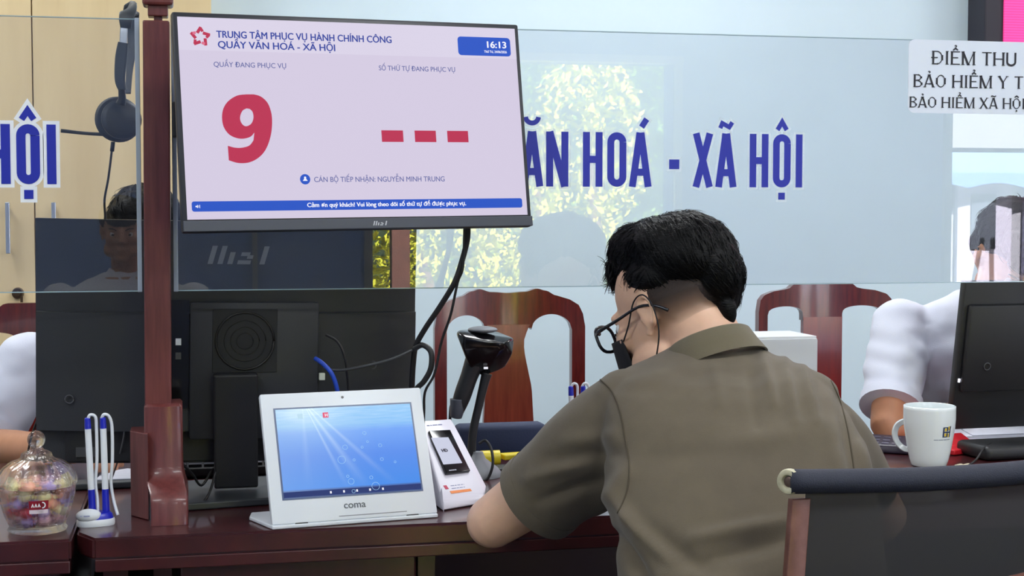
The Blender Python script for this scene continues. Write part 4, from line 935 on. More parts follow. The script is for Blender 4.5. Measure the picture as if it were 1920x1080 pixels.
# =================================================================================== CHAIRS
def chair_wood(name, label, cx, cy, style, seat_z=.46):
    t = thing(name, label, 'chair', (cx, cy, 0))
    w = .2225 if style == 0 else .2245; zt = 1.060
    # crest + stiles as one flat board with two openings -> built from outline strips
    TAB = ((0, -.012), (.05, -.009), (.086, 0), (.11, -.006), (.141, -.02), (.18, -.032), (.205, -.048), (.217, -.075), (.2225, -.11)) if style == 0 else ((0, 0), (.09, 0), (.101, -.003), (.112, -.013), (.13, -.017), (.17, -.022), (.204, -.033), (.219, -.05), (.2245, -.085))
    def out_top(x):
        u = abs(x)
        for (a, za), (b, zb_) in zip(TAB, TAB[1:]):
            if u <= b + 1e-6:
                q = (u - a) / (b - a); q = q * q * (3 - 2 * q) if style == 0 and b < .15 else q
                return zt + za + (zb_ - za) * q
        return zt + TAB[-1][1]
    ring_o = []
    n = 72; bm = NB()
    sw0, sw1 = (.058, .075) if style == 0 else (.066, .064)          # splat half widths (narrow, bulge)
    def in_top(x):      # underside of the crest over each opening
        u = abs(x)
        a0, a1 = (.068, w - .037) if style == 0 else (.066, w - .033)
        if u < a0 or u > a1: return None
        m_ = (u - a0) / (a1 - a0)
        lo = .935 if style == 0 else .955
        return lo + (.05 if style == 0 else .035) * (math.sin(m_ * math.pi) ** (.4 if style == 0 else .22))
    dep = .030; y0 = cy
    # crest board
    secs = []
    A0_, A1_ = (.068, w - .037) if style == 0 else (.066, w - .033)
    XS = sorted([-w + 2 * w * i / n for i in range(n + 1)] + [sg_ * (q + e_) for sg_ in (-1, 1) for q in (A0_, A1_) for e_ in (-1e-4, 1e-4)])
    for x in XS:
        top_ = out_top(x); it = in_top(x); bot = it if it is not None else (.945 if abs(x) < .1 else .47)
        secs.append((x, bot, top_))
    edge_r = lambda x, z: z - (.05 * max(0, (abs(x) - (w - .05)) / .05) ** 2.2)
    prev = None
    for x, bt, tp in secs:
        yb = .035 * (x / w) ** 2 * -1
        cur = [bm.verts.new((cx + x, y0 + yb + s, z)) for z in (bt, (bt + tp) / 2, tp) for s in (-dep / 2, dep / 2)]
        if prev:
            p_, c_ = prev, cur
            for a, b in ((0, 2), (2, 4)): bm.faces.new((p_[a], c_[a], c_[b], p_[b])); bm.faces.new((p_[a + 1], p_[b + 1], c_[b + 1], c_[a + 1]))
            bm.faces.new((p_[4], c_[4], c_[5], p_[5])); bm.faces.new((p_[0], p_[1], c_[1], c_[0]))
        else: bm.faces.new((cur[0], cur[2], cur[3], cur[1])); bm.faces.new((cur[2], cur[4], cur[5], cur[3]))
        prev = cur
    bm.faces.new((prev[0], prev[1], prev[3], prev[2])); bm.faces.new((prev[2], prev[3], prev[5], prev[4]))
    fin('crest_rail', bm, WOODC, t, angle=40)
    for s in (-1, 1):
        bm = NB(); x = cx + s * (w - .020)
        hull(bm, [V(x + a, y0 - .033 + b, z) for a in (-.016, .016) for b in (-.012, .012) for z in (.60, .44)], .003); fin('back_post', bm, WOODC, t, angle=40)
        hull_ = NB(); hull(hull_, [V(x + a, y0 - .03 + b, z) for a in (-.02, .02) for b in (-.02, .02) for z in (.0, .45)], .003); fin('leg', hull_, WOODC, t, angle=40)
        hull_ = NB(); hull(hull_, [V(x + a, y0 - .45 + b, z) for a in (-.02, .02) for b in (-.02, .02) for z in (.0, .42)], .003); fin('leg', hull_, WOODC, t, angle=40)
    bm = NB(); prev = None; nz = 22
    for i in range(nz + 1):
        z = .955 - .48 * i / nz; u = i / nz
        if style == 0:
            TB = ((.955, .063), (.94, .056), (.91, .046), (.88, .046), (.84, .054), (.77, .069), (.66, .075), (.47, .066))
            hw = next(b + (a2 - a) / (b2_ - a) * 0 + (c2_ - b) * ((z - a) / (b2_ - a)) for (a, b), (b2_, c2_), a2 in zip(TB, TB[1:], [0] * 9) if z >= b2_ - 1e-6)
        else: hw = .065
        cur = [bm.verts.new((cx + a * hw, y0 + b * .011 - .01, z)) for a, b in ((-1, -1), (1, -1), (1, 1), (-1, 1))]
        if prev:
            for q in range(4): bm.faces.new((prev[q], prev[(q + 1) % 4], cur[(q + 1) % 4], cur[q]))
        else: bm.faces.new(cur)
        prev = cur
    bm.faces.new(prev[::-1]); fin('splat', bm, WOODS if style == 0 else mat('splat_red', (130, 26, 20), .25, coat=.5, rgb2=(104, 18, 16), noise_scale=5, stretch=(10, 10, 1)), t, angle=40)
    fin('seat', box(NB(), (cx, cy - .23, seat_z - .01), (.47, .46, .04), bev=.008), WOODC, t)
    return t
YC = 4.22
chair_wood('dining_chair', 'carved red wooden chair with waisted back splat in the centre behind the counter', atY(951, 600, YC).x, YC, 0)
chair_wood('dining_chair', 'glossy red wooden chair with straight splat beside the right staff member', atY(1568, 600, YC).x, YC + .12, 1)
chair_wood('dining_chair', 'red wooden chair behind the left staff member and the wide monitor', atY(88, 640, 3.80).x, 3.80, 1, .44)

# =================================================================================== PEOPLE
def rotm(rz, rx, ry=0): return Matrix.Rotation(rz, 3, 'Z') @ Matrix.Rotation(ry, 3, 'Y') @ Matrix.Rotation(rx, 3, 'X')
def head_parts(bm, C, M, s=1.0):
    """skull, jaw, nose, ears, brow; +Y faces forward in M"""
    w = lambda x, y, z: C + M @ (V(x, y, z) * s)
    def e(c, r, m2=None): ell(bm, w(*c), [q * s for q in r], M @ m2 if m2 else M, 24)
    e((0, -.012, .038), (.074, .094, .088)); e((0, .022, -.005), (.064, .072, .085)); e((0, .04, -.055), (.05, .052, .048))
    e((0, .078, -.085), (.024, .02, .018)); e((.0, .082, .028), (.044, .012, .013))
    for sx in (-1, 1):
        e((sx * .04, .062, -.012), (.022, .022, .024)); e((sx * .05, .03, -.06), (.02, .04, .028))
        mt = Matrix.Rotation(sx * R(-22), 3, 'Z')
        e((sx * .076, -.006, .004), (.005, .015, .026), mt); e((sx * .074, .002, -.022), (.005, .008, .010), mt)
        # ear rim
        pts = [w(sx * (.082 + .003 * math.cos(R(a))), -.008 - .015 * math.cos(R(a)), .008 + .026 * math.sin(R(a))) for a in range(-70, 200, 30)]
        tube(bm, pts, .0034 * s, 8, 2)
    tube(bm, [w(0, .094, .022), w(0, .105, .0), w(0, .114, -.018)], [.008 * s, .010 * s, .012 * s], 10)
    for sx in (-1, 1): e((sx * .011, .100, -.022), (.008, .009, .007))
    e((0, .088, -.05), (.022, .012, .006)); e((0, .086, -.062), (.019, .012, .007))
    e((0, -.05, -.035), (.055, .05, .06))
def hand_parts(bm, wrist, d, up_, s=1, curl=.6):
    """palm and five bent fingers; d = pointing direction, up_ = back of hand"""
    d = d.normalized(); up_ = (up_ - d * up_.dot(d)).normalized(); sd = d.cross(up_)
    M = Matrix((sd, d, up_)).transposed()
    ell(bm, wrist + d * .045, (.040 * s, .052 * s, .016 * s), M, 16)
    for i, (o, l) in enumerate(((-.030, .060), (-.010, .074), (.010, .080), (.029, .070))):
        a = wrist + d * .085 + sd * o * 1.0; c1 = a + (d * math.cos(curl * .5) - up_ * math.sin(curl * .5)) * l * .45
        c2 = c1 + (d * math.cos(curl * 1.3) - up_ * math.sin(curl * 1.3)) * l * .32; c3 = c2 + (d * math.cos(curl * 1.9) - up_ * math.sin(curl * 1.9)) * l * .24
        tube(bm, [a - d * .03, a, c1, c2, c3], [.010, .0095, .0088, .008, .0068], 10, 3)
    a = wrist + d * .03 + sd * .032; tube(bm, [a - sd * .015, a + sd * .014 + d * .02, a + sd * .022 + d * .045 - up_ * .008, a + sd * .018 + d * .066 - up_ * .012], [.013, .012, .0105, .008], 10, 3)

def eyes(C, M, par, s=1, brows=True):
    for sx in (-1, 1):
        o = fin('eye', ell(NB(), C + M @ (V(sx * .031, .0745, .008) * s), (.012, .012, .012)), mat('eye_white', (235, 235, 235), .2), par, True)
        fin('iris', ell(NB(), C + M @ (V(sx * .031, .0838, .008) * s), (.0055, .004, .0055)), mat('iris_dark', (40, 26, 20), .2), o, True)
        if not brows: continue
        bm = NB(); tube(bm, [C + M @ (V(sx * .016, .096, .026) * s), C + M @ (V(sx * .030, .093, .032) * s), C + M @ (V(sx * .046, .078, .030) * s)], .002, 6); fin('eyebrow', bm, HAIR, par, True)

def strands(base_obj, C, M, n, zmin, L0, par, seed=1, crown=V(0, -.05, .12), fall=None, rad=.0011):
    """tapered locks lying over a hair cap"""
    rd = random.Random(seed); me = base_obj.data; bm = NB(); vs = me.vertices
    Mi = M.transposed()
    cnt = 0; tries = 0
    while cnt < n and tries < n * 8:
        tries += 1
        v = vs[rd.randrange(len(vs))]; p = v.co.copy(); nn = v.normal.copy(); lp = Mi @ (p - C)
        if lp.z < zmin + .03 * rd.random(): continue
        rad_ = (lp - crown); fl = V(rad_.x * .8, rad_.y * .9 + .02, -abs(rad_.x) * .6 - .02)
        if lp.y > .02: fl = V(rad_.x * .4 - .02, .09, -.05)
        if fall: fl = fall(lp)
        f = M @ fl; f = (f - nn * f.dot(nn)); 
        if f.length < 1e-4: continue
        f.normalize(); f = (f + V(rd.uniform(-1, 1), rd.uniform(-1, 1), rd.uniform(-1, 1)) * .22).normalized()
        L_ = L0 * rd.uniform(.6, 1.3); sd = nn.cross(f).normalized(); w_ = rad * rd.uniform(.7, 1.5)
        pr_ = None
        for i in range(4):
            t_ = i / 3; c = p + f * L_ * t_ + nn * (.0006 + .0022 * math.sin(t_ * 2.2) * rd.uniform(.6, 1.2) - .010 * t_ * t_ * (L_ / .03)); ww = w_ * (1 - .85 * t_)
            cur = [bm.verts.new(c + sd * ww), bm.verts.new(c + nn * ww * .8), bm.verts.new(c - sd * ww)]
            if pr_:
                for q in range(2): bm.faces.new((pr_[q], pr_[q + 1], cur[q + 1], cur[q]))
            pr_ = cur
        cnt += 1
    o = fin('hair_strands', bm, HAIR, par, True); o['kind'] = 'stuff'; return o

# ---- the seated man in the olive shirt
man = thing('person', 'seated man in olive polo shirt, black glasses and black mask, back turned', 'person', (.82, 2.0, 0))
K = lambda D: D / FPX
HC = atD(1258, 592, 2.385); HM = rotm(R(40), R(-24), R(0))
w_ = lambda x, y, z: HC + HM @ V(x, y, z)
bm = NB(); head_parts(bm, HC, HM)
neckb = atD(1345, 672, 2.30)
tube(bm, [w_(0, -.03, -.01), w_(0, -.045, -.06), atD(1315, 650, 2.345), atD(1338, 680, 2.33), atD(1365, 740, 2.29)], [.058, .058, .056, .052, .05], 24)
# torso core under the shirt
rings(bm, [(atD(1398, y, D), RT * (hw * K(D)), FW * hd_, 2.4) for y, D, hw, hd_ in ((1360, 2.08, 190, .10), (1200, 2.09, 195, .10), (1000, 2.14, 190, .09), (860, 2.19, 190, .09), (740, 2.24, 165, .08), (700, 2.28, 80, .05))])
LSh, LEl = atD(1192, 792, 2.28), atD(922, 980, 2.415); LWr = V(.62, 2.62, .785)
tube(bm, [LSh, LSh.lerp(LEl, .5), LEl.lerp(LSh, .12), LEl, LEl + (LWr - LEl) * .06], [.052, .052, .046, .042, .042], 20, 4)
tube(bm, [LEl, LEl.lerp(LWr, .3), LEl.lerp(LWr, .7), LWr], [.043, .044, .034, .027], 20, 4)
hand_parts(bm, LWr, V(.8, .5, -.05), V(.05, 0, 1))
RSh, REl = atD(1540, 812, 2.27), atD(1652, 968, 2.42); RWr = V(.98, 2.70, .785)
tube(bm, [RSh, RSh.lerp(REl, .5), REl, REl.lerp(RWr, .08)], [.044, .045, .042, .042], 20, 4)
tube(bm, [REl, REl.lerp(RWr, .3), REl.lerp(RWr, .7), RWr], [.043, .044, .034, .027], 20, 4)
hand_parts(bm, RWr, V(-.8, .5, -.05), V(-.05, 0, 1), curl=.9)
# legs core
hip = V(.80, 1.93, .50)
for s in (-1, 1):
    a = hip + V(s * .1, 0, 0); kn = V(.82 + s * .17, 2.36, .50); an = V(.82 + s * .16, 2.40, .09)
    tube(bm, [a, a.lerp(kn, .5), kn, kn.lerp(an, .3), an], [.07, .065, .05, .05, .035], 16, 3)
    ell(bm, an + V(0, .04, -.04), (.03, .08, .03))
rings(bm, [(V(.80, 1.93, .44), V(.14, 0, 0), V(0, .1, 0), 2.4), (V(.80, 1.95, .60), V(.14, 0, 0), V(0, .1, 0), 2.4)])
body = blob('body', bm, SKIN, man, .0042, 5)
eyes(HC, HM, man, 1, False)

# shirt
sec = [ # y, xl, xr, D, half depth, exponent
    (1330, 1150, 1672, 2.08, .145, 2.6), (1200, 1155, 1668, 2.09, .14, 2.6), (1080, 1158, 1655, 2.11, .135, 2.6), (1000, 1148, 1648, 2.13, .13, 2.6),
    (900, 1135, 1636, 2.17, .125, 2.6), (830, 1135, 1618, 2.20, .12, 2.6), (770, 1135, 1590, 2.225, .115, 2.5), (730, 1137, 1562, 2.245, .105, 2.4),
    (705, 1150, 1535, 2.26, .095, 2.3), (688, 1185, 1505, 2.275, .082, 2.2), (672, 1222, 1466, 2.29, .080, 2.1), (660, 1248, 1438, 2.305, .078, 2.0), (650, 1262, 1420, 2.315, .070, 2.0)]
bm = NB()
rings(bm, [(atD((a + b) / 2, y, D) - UP * 0, RT * ((b - a) / 2 * K(D)), (FW + UP * .1) * hd_, e) for y, a, b, D, hd_, e in sec], 48)
ls0, ls1 = atD(1188, 775, 2.27), atD(1012, 932, 2.385)
axl = (ls1 - ls0).normalized()
def sleeve(bm, pts, rad, n=32):
    tube(bm, pts, rad, n, 4)
sleeve(bm, [ls0 - axl * .0, ls0.lerp(ls1, .35), ls0.lerp(ls1, .7), ls1], [.073, .081, .078, .074])
ell(bm, atD(1178, 765, 2.265), (.062, .07, .062)); 
rs0, rs1 = atD(1534, 792, 2.25), atD(1620, 920, 2.35); axr = (rs1 - rs0).normalized()
sleeve(bm, [rs0, rs0.lerp(rs1, .35), rs0.lerp(rs1, .7), rs1], [.054, .060, .057, .052])
ell(bm, atD(1508, 766, 2.26), (.062, .06, .06))
folds = [ # (px,py)-(px,py), amplitude, width : cloth folds, laid out in the plane of the back
    ((1430, 665), (1450, 760), .0045, .008), ((1470, 675), (1490, 790), .004, .008), ((1505, 690), (1530, 790), .004, .009), ((1405, 690), (1418, 800), -.003, .009),
    ((1340, 690), (1350, 760), .0025, .010), ((1150, 1000), (1210, 1085), -.009, .010), ((1175, 975), (1260, 1050), .006, .012), ((1200, 985), (1330, 1075), -.005, .014),
    ((1300, 1010), (1480, 975), .006, .012), ((1330, 1050), (1490, 1010), -.005, .012), ((1150, 930), (1200, 1000), .005, .010), ((1340, 840), (1560, 800), .0025, .016),
    ((1230, 860), (1400, 845), -.002, .016), ((990, 900), (1110, 860), .004, .010), ((1010, 940), (1120, 900), -.004, .010), ((1060, 830), (1150, 815), .003, .012), ((1030, 860), (1160, 850), -.003, .010), ((1120, 960), (1180, 880), .005, .014),
    ((1575, 740), (1600, 900), -.003, .010), ((1610, 830), (1630, 890), .003, .008), ((1260, 700), (1180, 720), .003, .012), ((1560, 820), (1590, 1000), .004, .012), ((1250, 1080), (1500, 1140), .006, .02)]
F2 = [(atD(*a, 2.15), atD(*b, 2.15), am, wd) for a, b, am, wd in folds]
F2 = [((a.dot(RT), a.dot(UP)), (b.dot(RT), b.dot(UP)), am, wd) for a, b, am, wd in F2]
FUP0, FRT0 = CAM.dot(UP), CAM.dot(RT)
def fold_disp(c, n_):
    D = (c - CAM).dot(FW); k_ = 2.15 / D; x = (c.dot(RT) - FRT0) * k_ + FRT0; y = (c.dot(UP) - FUP0) * k_ + FUP0; s_ = 0
    if n_.dot(FW) < .4:
        for (ax_, ay_), (bx_, by_), am, wd in F2:
            dx_, dy_ = bx_ - ax_, by_ - ay_; L2 = dx_ * dx_ + dy_ * dy_; t_ = ((x - ax_) * dx_ + (y - ay_) * dy_) / L2; tc_ = min(1, max(0, t_))
            qx, qy = x - ax_ - dx_ * tc_, y - ay_ - dy_ * tc_; d_2 = (qx * qx + qy * qy) / (wd * wd)
            if d_2 < 9: s_ += 2.0 * am * math.exp(-d_2) * (.35 + .65 * math.sin(math.pi * min(1, max(0, .5 + (t_ - .5) * .8))))
    s_ += .0022 * noise.noise(V(c.x * 9, c.y * 9, c.z * 14)) + .0012 * noise.noise(c * 26)
    return s_
shirt = blob('shirt', bm, SHIRT, man, .005, 7, fold_disp)
bv = BVHTree.FromPolygons([v.co for v in shirt.data.vertices], [p.vertices[:] for p in shirt.data.polygons])
def seam(pts, r=.0012, D=2.2):
    out = []
    P_ = smooth_path([V(a, b, 0) for a, b in pts], 8)
    for p in P_:
        d = ray(p.x, p.y).normalized(); h, n_, i_, ds = bv.ray_cast(CAM, d)
        if h: out.append(h + n_ * .0004)
    if len(out) > 2: fin('seam', tube(NB(), out, r, 6, 1), SHIRTD, shirt, True)
seam([(1126, 712), (1148, 735), (1164, 775), (1172, 820), (1180, 870), (1176, 920), (1158, 962)])
seam([(1545, 690), (1572, 745), (1588, 800), (1597, 850), (1602, 888)])
seam([(1650, 1078), (1640, 1000), (1633, 940)])
# sleeve hems
def hem(c, ax_, r, rw, nm='sleeve_hem'):
    q_ = ax_.to_track_quat('Z', 'Y').to_matrix(); bm = NB(); prof = [(r - .003, -rw / 2), (r + .002, -rw / 2), (r + .003, 0), (r + .002, rw / 2), (r - .003, rw / 2 + .001), (r - .007, 0)]
    pr_ = None; first = None
    for k_ in range(41):
        a = 2 * math.pi * k_ / 40; cur = [bm.verts.new(c + q_ @ V(p_ * math.cos(a), p_ * math.sin(a), z)) for p_, z in prof]
        if pr_:
            for q in range(6): bm.faces.new((pr_[q], pr_[(q + 1) % 6], cur[(q + 1) % 6], cur[q]))
        pr_ = cur
    bmesh.ops.remove_doubles(bm, verts=bm.verts, dist=1e-5); return fin(nm, bm, SHIRT, shirt, angle=50)
hem(ls1 - axl * .006, axl, .0735, .026); hem(rs1 - axr * .006, axr, .0515, .024)
# collar : folded band round the neck
cc = atD(1338, 668, 2.31); cn = (V(0, 0, 1) * .78 + (HC - cc).normalized() * .62).normalized()
cx_ = (RT - cn * RT.dot(cn)).normalized(); cy_ = cn.cross(cx_)
def collar_ring(secs, a0, a1, n=44):
    bm = NB(); pr_ = None
    for k_ in range(n + 1):
        a = R(a0 + (a1 - a0) * k_ / n); cur = []
        for (ra, rb, h, sh) in secs:
            cur.append(bm.verts.new(cc + cx_ * (ra * math.cos(a)) + cy_ * (rb * math.sin(a)) + cn * h + V(0, 0, 0)))
        if pr_:
            for q in range(len(secs)): bm.faces.new((pr_[q], pr_[(q + 1) % len(secs)], cur[(q + 1) % len(secs)], cur[q]))
        pr_ = cur
    return bm
# angles: -90 is towards the viewer (nape)
bm = collar_ring([(.060, .058, .026, 0), (.063, .061, .030, 0), (.067, .065, .027, 0), (.074, .073, .006, 0), (.083, .084, -.016, 0), (.080, .081, -.016, 0), (.070, .068, .006, 0), (.061, .060, .012, 0)], -250, 70)
fin('collar', bm, mat('olive_collar', (98, 90, 70), .88, sheen=.15, bump=.35, bump_scale=900), shirt, angle=60)
# trousers, shoes
bm = NB(); rings(bm, [(V(.80, 1.95, .63), V(.17, 0, 0), V(0, .125, 0), 2.4), (V(.80, 1.93, .52), V(.185, 0, 0), V(0, .14, 0), 2.4), (V(.80, 1.94, .445), V(.17, 0, 0), V(0, .13, 0), 2.4)])
for s in (-1, 1):
    a = hip + V(s * .1, 0, .01); kn = V(.82 + s * .17, 2.36, .51); an = V(.82 + s * .16, 2.40, .10)
    tube(bm, [a, a.lerp(kn, .5), kn, kn.lerp(an, .3), an], [.09, .083, .068, .064, .05], 20, 4)
blob('trousers', bm, TROUS, man, .008, 5)
for s in (-1, 1):
    bm = NB(); an = V(.82 + s * .16, 2.40, .05); ell(bm, an + V(0, .05, -.015), (.042, .13, .035)); ell(bm, an + V(0, -.01, .02), (.038, .05, .05)); box(bm, an + V(0, .05, -.042), (.076, .25, .014), None, .005); blob('shoe', bm, SHOE, man, .005, 4)

# hair
bm = NB()
def he(px, py, D, rx, ry, rz, tilt=0): ell(bm, atD(px, py, D), (rx, ry, rz), Matrix.Rotation(R(tilt), 3, FW), 28)
he(1282, 478, 2.375, .086, .092, .069, 6); he(1196, 474, 2.41, .047, .060, .049, 0); he(1330, 508, 2.355, .050, .070, .068, -18); he(1250, 458, 2.38, .070, .080, .047, 0); he(1165, 500, 2.43, .022, .040, .036, 0); he(1345, 545, 2.36, .034, .05, .045, -20); he(1235, 520, 2.37, .055, .066, .038, 0); he(1353, 578, 2.335, .020, .034, .034, -10)
def hair_disp(c, n_):
    l = HM.transposed() @ (c - HC)
    return .0035 * noise.noise(V(l.x * 40, l.y * 14, l.z * 20)) + .0022 * noise.noise(V(l.x * 95, l.y * 30, l.z * 42))
hair = blob('hair', bm, HAIR, man, .0035, 5, hair_disp)
def fall_man(lp): return V(-.2 - lp.x * .5, .7 if lp.y > -.03 else -.25, -.35 - (0 if lp.y > -.03 else .6)) if lp.z > .05 else V(.1, -.3, -1)
strands(hair, HC, HM, 2600, -.02, .026, man, 5, fall=fall_man, rad=.0011)
# fringe spikes by the brow, nape tip
bm = NB(); rd = random.Random(4)
for i in range(40):
    a = atD(1146 + rd.uniform(-4, 24), 505 + rd.uniform(-8, 20), 2.43 + rd.uniform(-.02, .02)); b = a + RT * rd.uniform(-.016, .008) - UP * rd.uniform(.018, .034)
    tube(bm, [a, a.lerp(b, .5) - RT * .002, b], [.0016, .0012, .0003], 4, 2)
for i in range(60):
    a = atD(1350 + rd.uniform(-22, 20), 560 + rd.uniform(-14, 6), 2.325 + rd.uniform(-.01, .01)); b = a + RT * rd.uniform(-.010, .004) - UP * rd.uniform(.02, .042)
    tube(bm, [a, a.lerp(b, .5), b], [.0018, .0014, .0003], 4, 2)
for k_ in range(3):
    a = atD(1140, 500 + k_ * 4, 2.44); b = atD(1120 + k_ * 5, 480 + k_ * 8, 2.45); tube(bm, [a, a.lerp(b, .5) + UP * .004, b], [.0006, .0005, .0002], 4, 2)
ht = fin('hair_tips', bm, HAIR, man, True); ht['kind'] = 'stuff'
# clipped sides
bm = NB(); ell(bm, w_(0, -.025, .022), (.0755, .0865, .080), HM, 32)
for v in [v for v in bm.verts if (HM.transposed() @ (v.co - HC)).y > .035 or (HM.transposed() @ (v.co - HC)).z < -.03]: bm.verts.remove(v)
co_ = fin('clipped_hair', bm, STUB, man, True)
at_ = co_.data.attributes.new('fade', 'FLOAT', 'POINT')
for i, v in enumerate(co_.data.vertices): l = HM.transposed() @ (v.co - HC); at_.data[i].value = min(1, max(0, (l.z + .030 - .25 * max(0, l.y - .0)) / .055)) * (1 if l.y < .022 else 0.4)
nt = STUB.node_tree; pb = nt.nodes['Principled BSDF']; an = nt.nodes.new('ShaderNodeAttribute'); an.attribute_name = 'fade'
nz = nt.nodes.new('ShaderNodeTexNoise'); nz.inputs['Scale'].default_value = 700; ad = nt.nodes.new('ShaderNodeMath'); ad.operation = 'MULTIPLY_ADD'; ad.inputs[1].default_value = 1.0
sb = nt.nodes.new('ShaderNodeMath'); sb.operation = 'MULTIPLY_ADD'; sb.inputs[1].default_value = .5; sb.inputs[2].default_value = -.25
nt.links.new(nz.outputs[0], sb.inputs[0]); nt.links.new(an.outputs['Fac'], ad.inputs[0]); nt.links.new(sb.outputs[0], ad.inputs[2])
cp_ = nt.nodes.new('ShaderNodeClamp'); nt.links.new(ad.outputs[0], cp_.inputs[0]); nt.links.new(cp_.outputs[0], pb.inputs['Alpha'])
# glasses
FR = mat('glasses_frame', (22, 24, 34), .25)
gs = fin('glasses', NB(), FR, man)
bm = NB()
for sx in (-1, 1):
    cen = V(sx * .034, .113, .004)
    pts = [w_(cen.x + .027 * math.copysign(abs(math.cos(a)) ** .75, math.cos(a)), cen.y - .05 * (abs(cen.x + .027 * math.cos(a))) ** 1.2 * 2, cen.z + .022 * math.copysign(abs(math.sin(a)) ** .75, math.sin(a))) for a in [R(i * 18) for i in range(21)]]
    tube(bm, pts, .0028, 8, 1)
    tube(bm, [w_(sx * .060, .103, .012), w_(sx * .070, .094, .014), w_(sx * .078, .05, .016), w_(sx * .0815, .0, .020), w_(sx * .080, -.028, .010), w_(sx * .077, -.045, -.004)], [.0035, .0032, .0026, .0024, .0026, .0028], 8, 4)
tube(bm, [w_(-.010, .108, .008), w_(0, .112, .010), w_(.010, .108, .008)], .0022, 8)
bm.to_mesh(gs.data); bm.free()
for p_ in gs.data.polygons: p_.use_smooth = True
for sx in (-1, 1):
    bm = NB(); cen = V(sx * .034, .110, .004); bm.faces.new([bm.verts.new(w_(cen.x + .026 * math.cos(a), cen.y - .1 * abs(cen.x + .023 * math.cos(a)) ** 1.2, cen.z + .018 * math.sin(a))) for a in [R(i * 20) for i in range(18)]]); fin('lens', bm, GLASS, gs)
# mask
MK = mat('mask_cloth', (24, 24, 30), .85)
bm = NB(); prev = None
for i in range(15):
    u = -1 + 2 * i / 14; cur = []
    for j in range(9):
        v_ = j / 8; z = -.012 - .098 * v_ + (.010 * (1 - abs(u)) * (1 - v_))
        ww = (.064 - .012 * v_); x = ww * math.sin(u * 1.25) * 1.02; y = .040 + .082 * math.cos(u * 1.25) * (1 - .18 * abs(v_ - .45)) - (.02 * max(0, v_ - .6))
        cur.append(bm.verts.new(w_(x, y, z)))
    if prev:
        for j in range(8): bm.faces.new((prev[j], prev[j + 1], cur[j + 1], cur[j]))
    prev = cur
mk = fin('face_mask', bm, MK, man, True); so = mk.modifiers.new('t', 'SOLIDIFY'); so.thickness = .0025
bm = NB()
for sx in (-1, 1):
    tube(bm, [w_(sx * .062, .062, -.016), w_(sx * .074, .035, .002), w_(sx * .083, .006, .030), w_(sx * .086, -.016, .034), w_(sx * .087, -.027, .012), w_(sx * .083, -.02, -.028), w_(sx * .070, .012, -.066), w_(sx * .056, .05, -.098)], .0013, 6, 5)
fin('ear_loop', bm, MK, mk, True)

# stool under him
st = thing('stool', 'low dark stool the olive-shirted man sits on', 'stool', (.80, 1.93, 0))
fin('seat', cyl(NB(), (.80, 1.93, .405), (.80, 1.93, .436), .17, .165, 32), mat('seat_vinyl', (40, 36, 38), .5), st, angle=40)
for a in range(4): q = V(math.cos(R(45 + 90 * a)), math.sin(R(45 + 90 * a)), 0); fin('leg', cyl(NB(), V(.80, 1.93, .405) + q * .12, V(.80, 1.93, .0) + q * .17, .012, n=12), METAL, st)

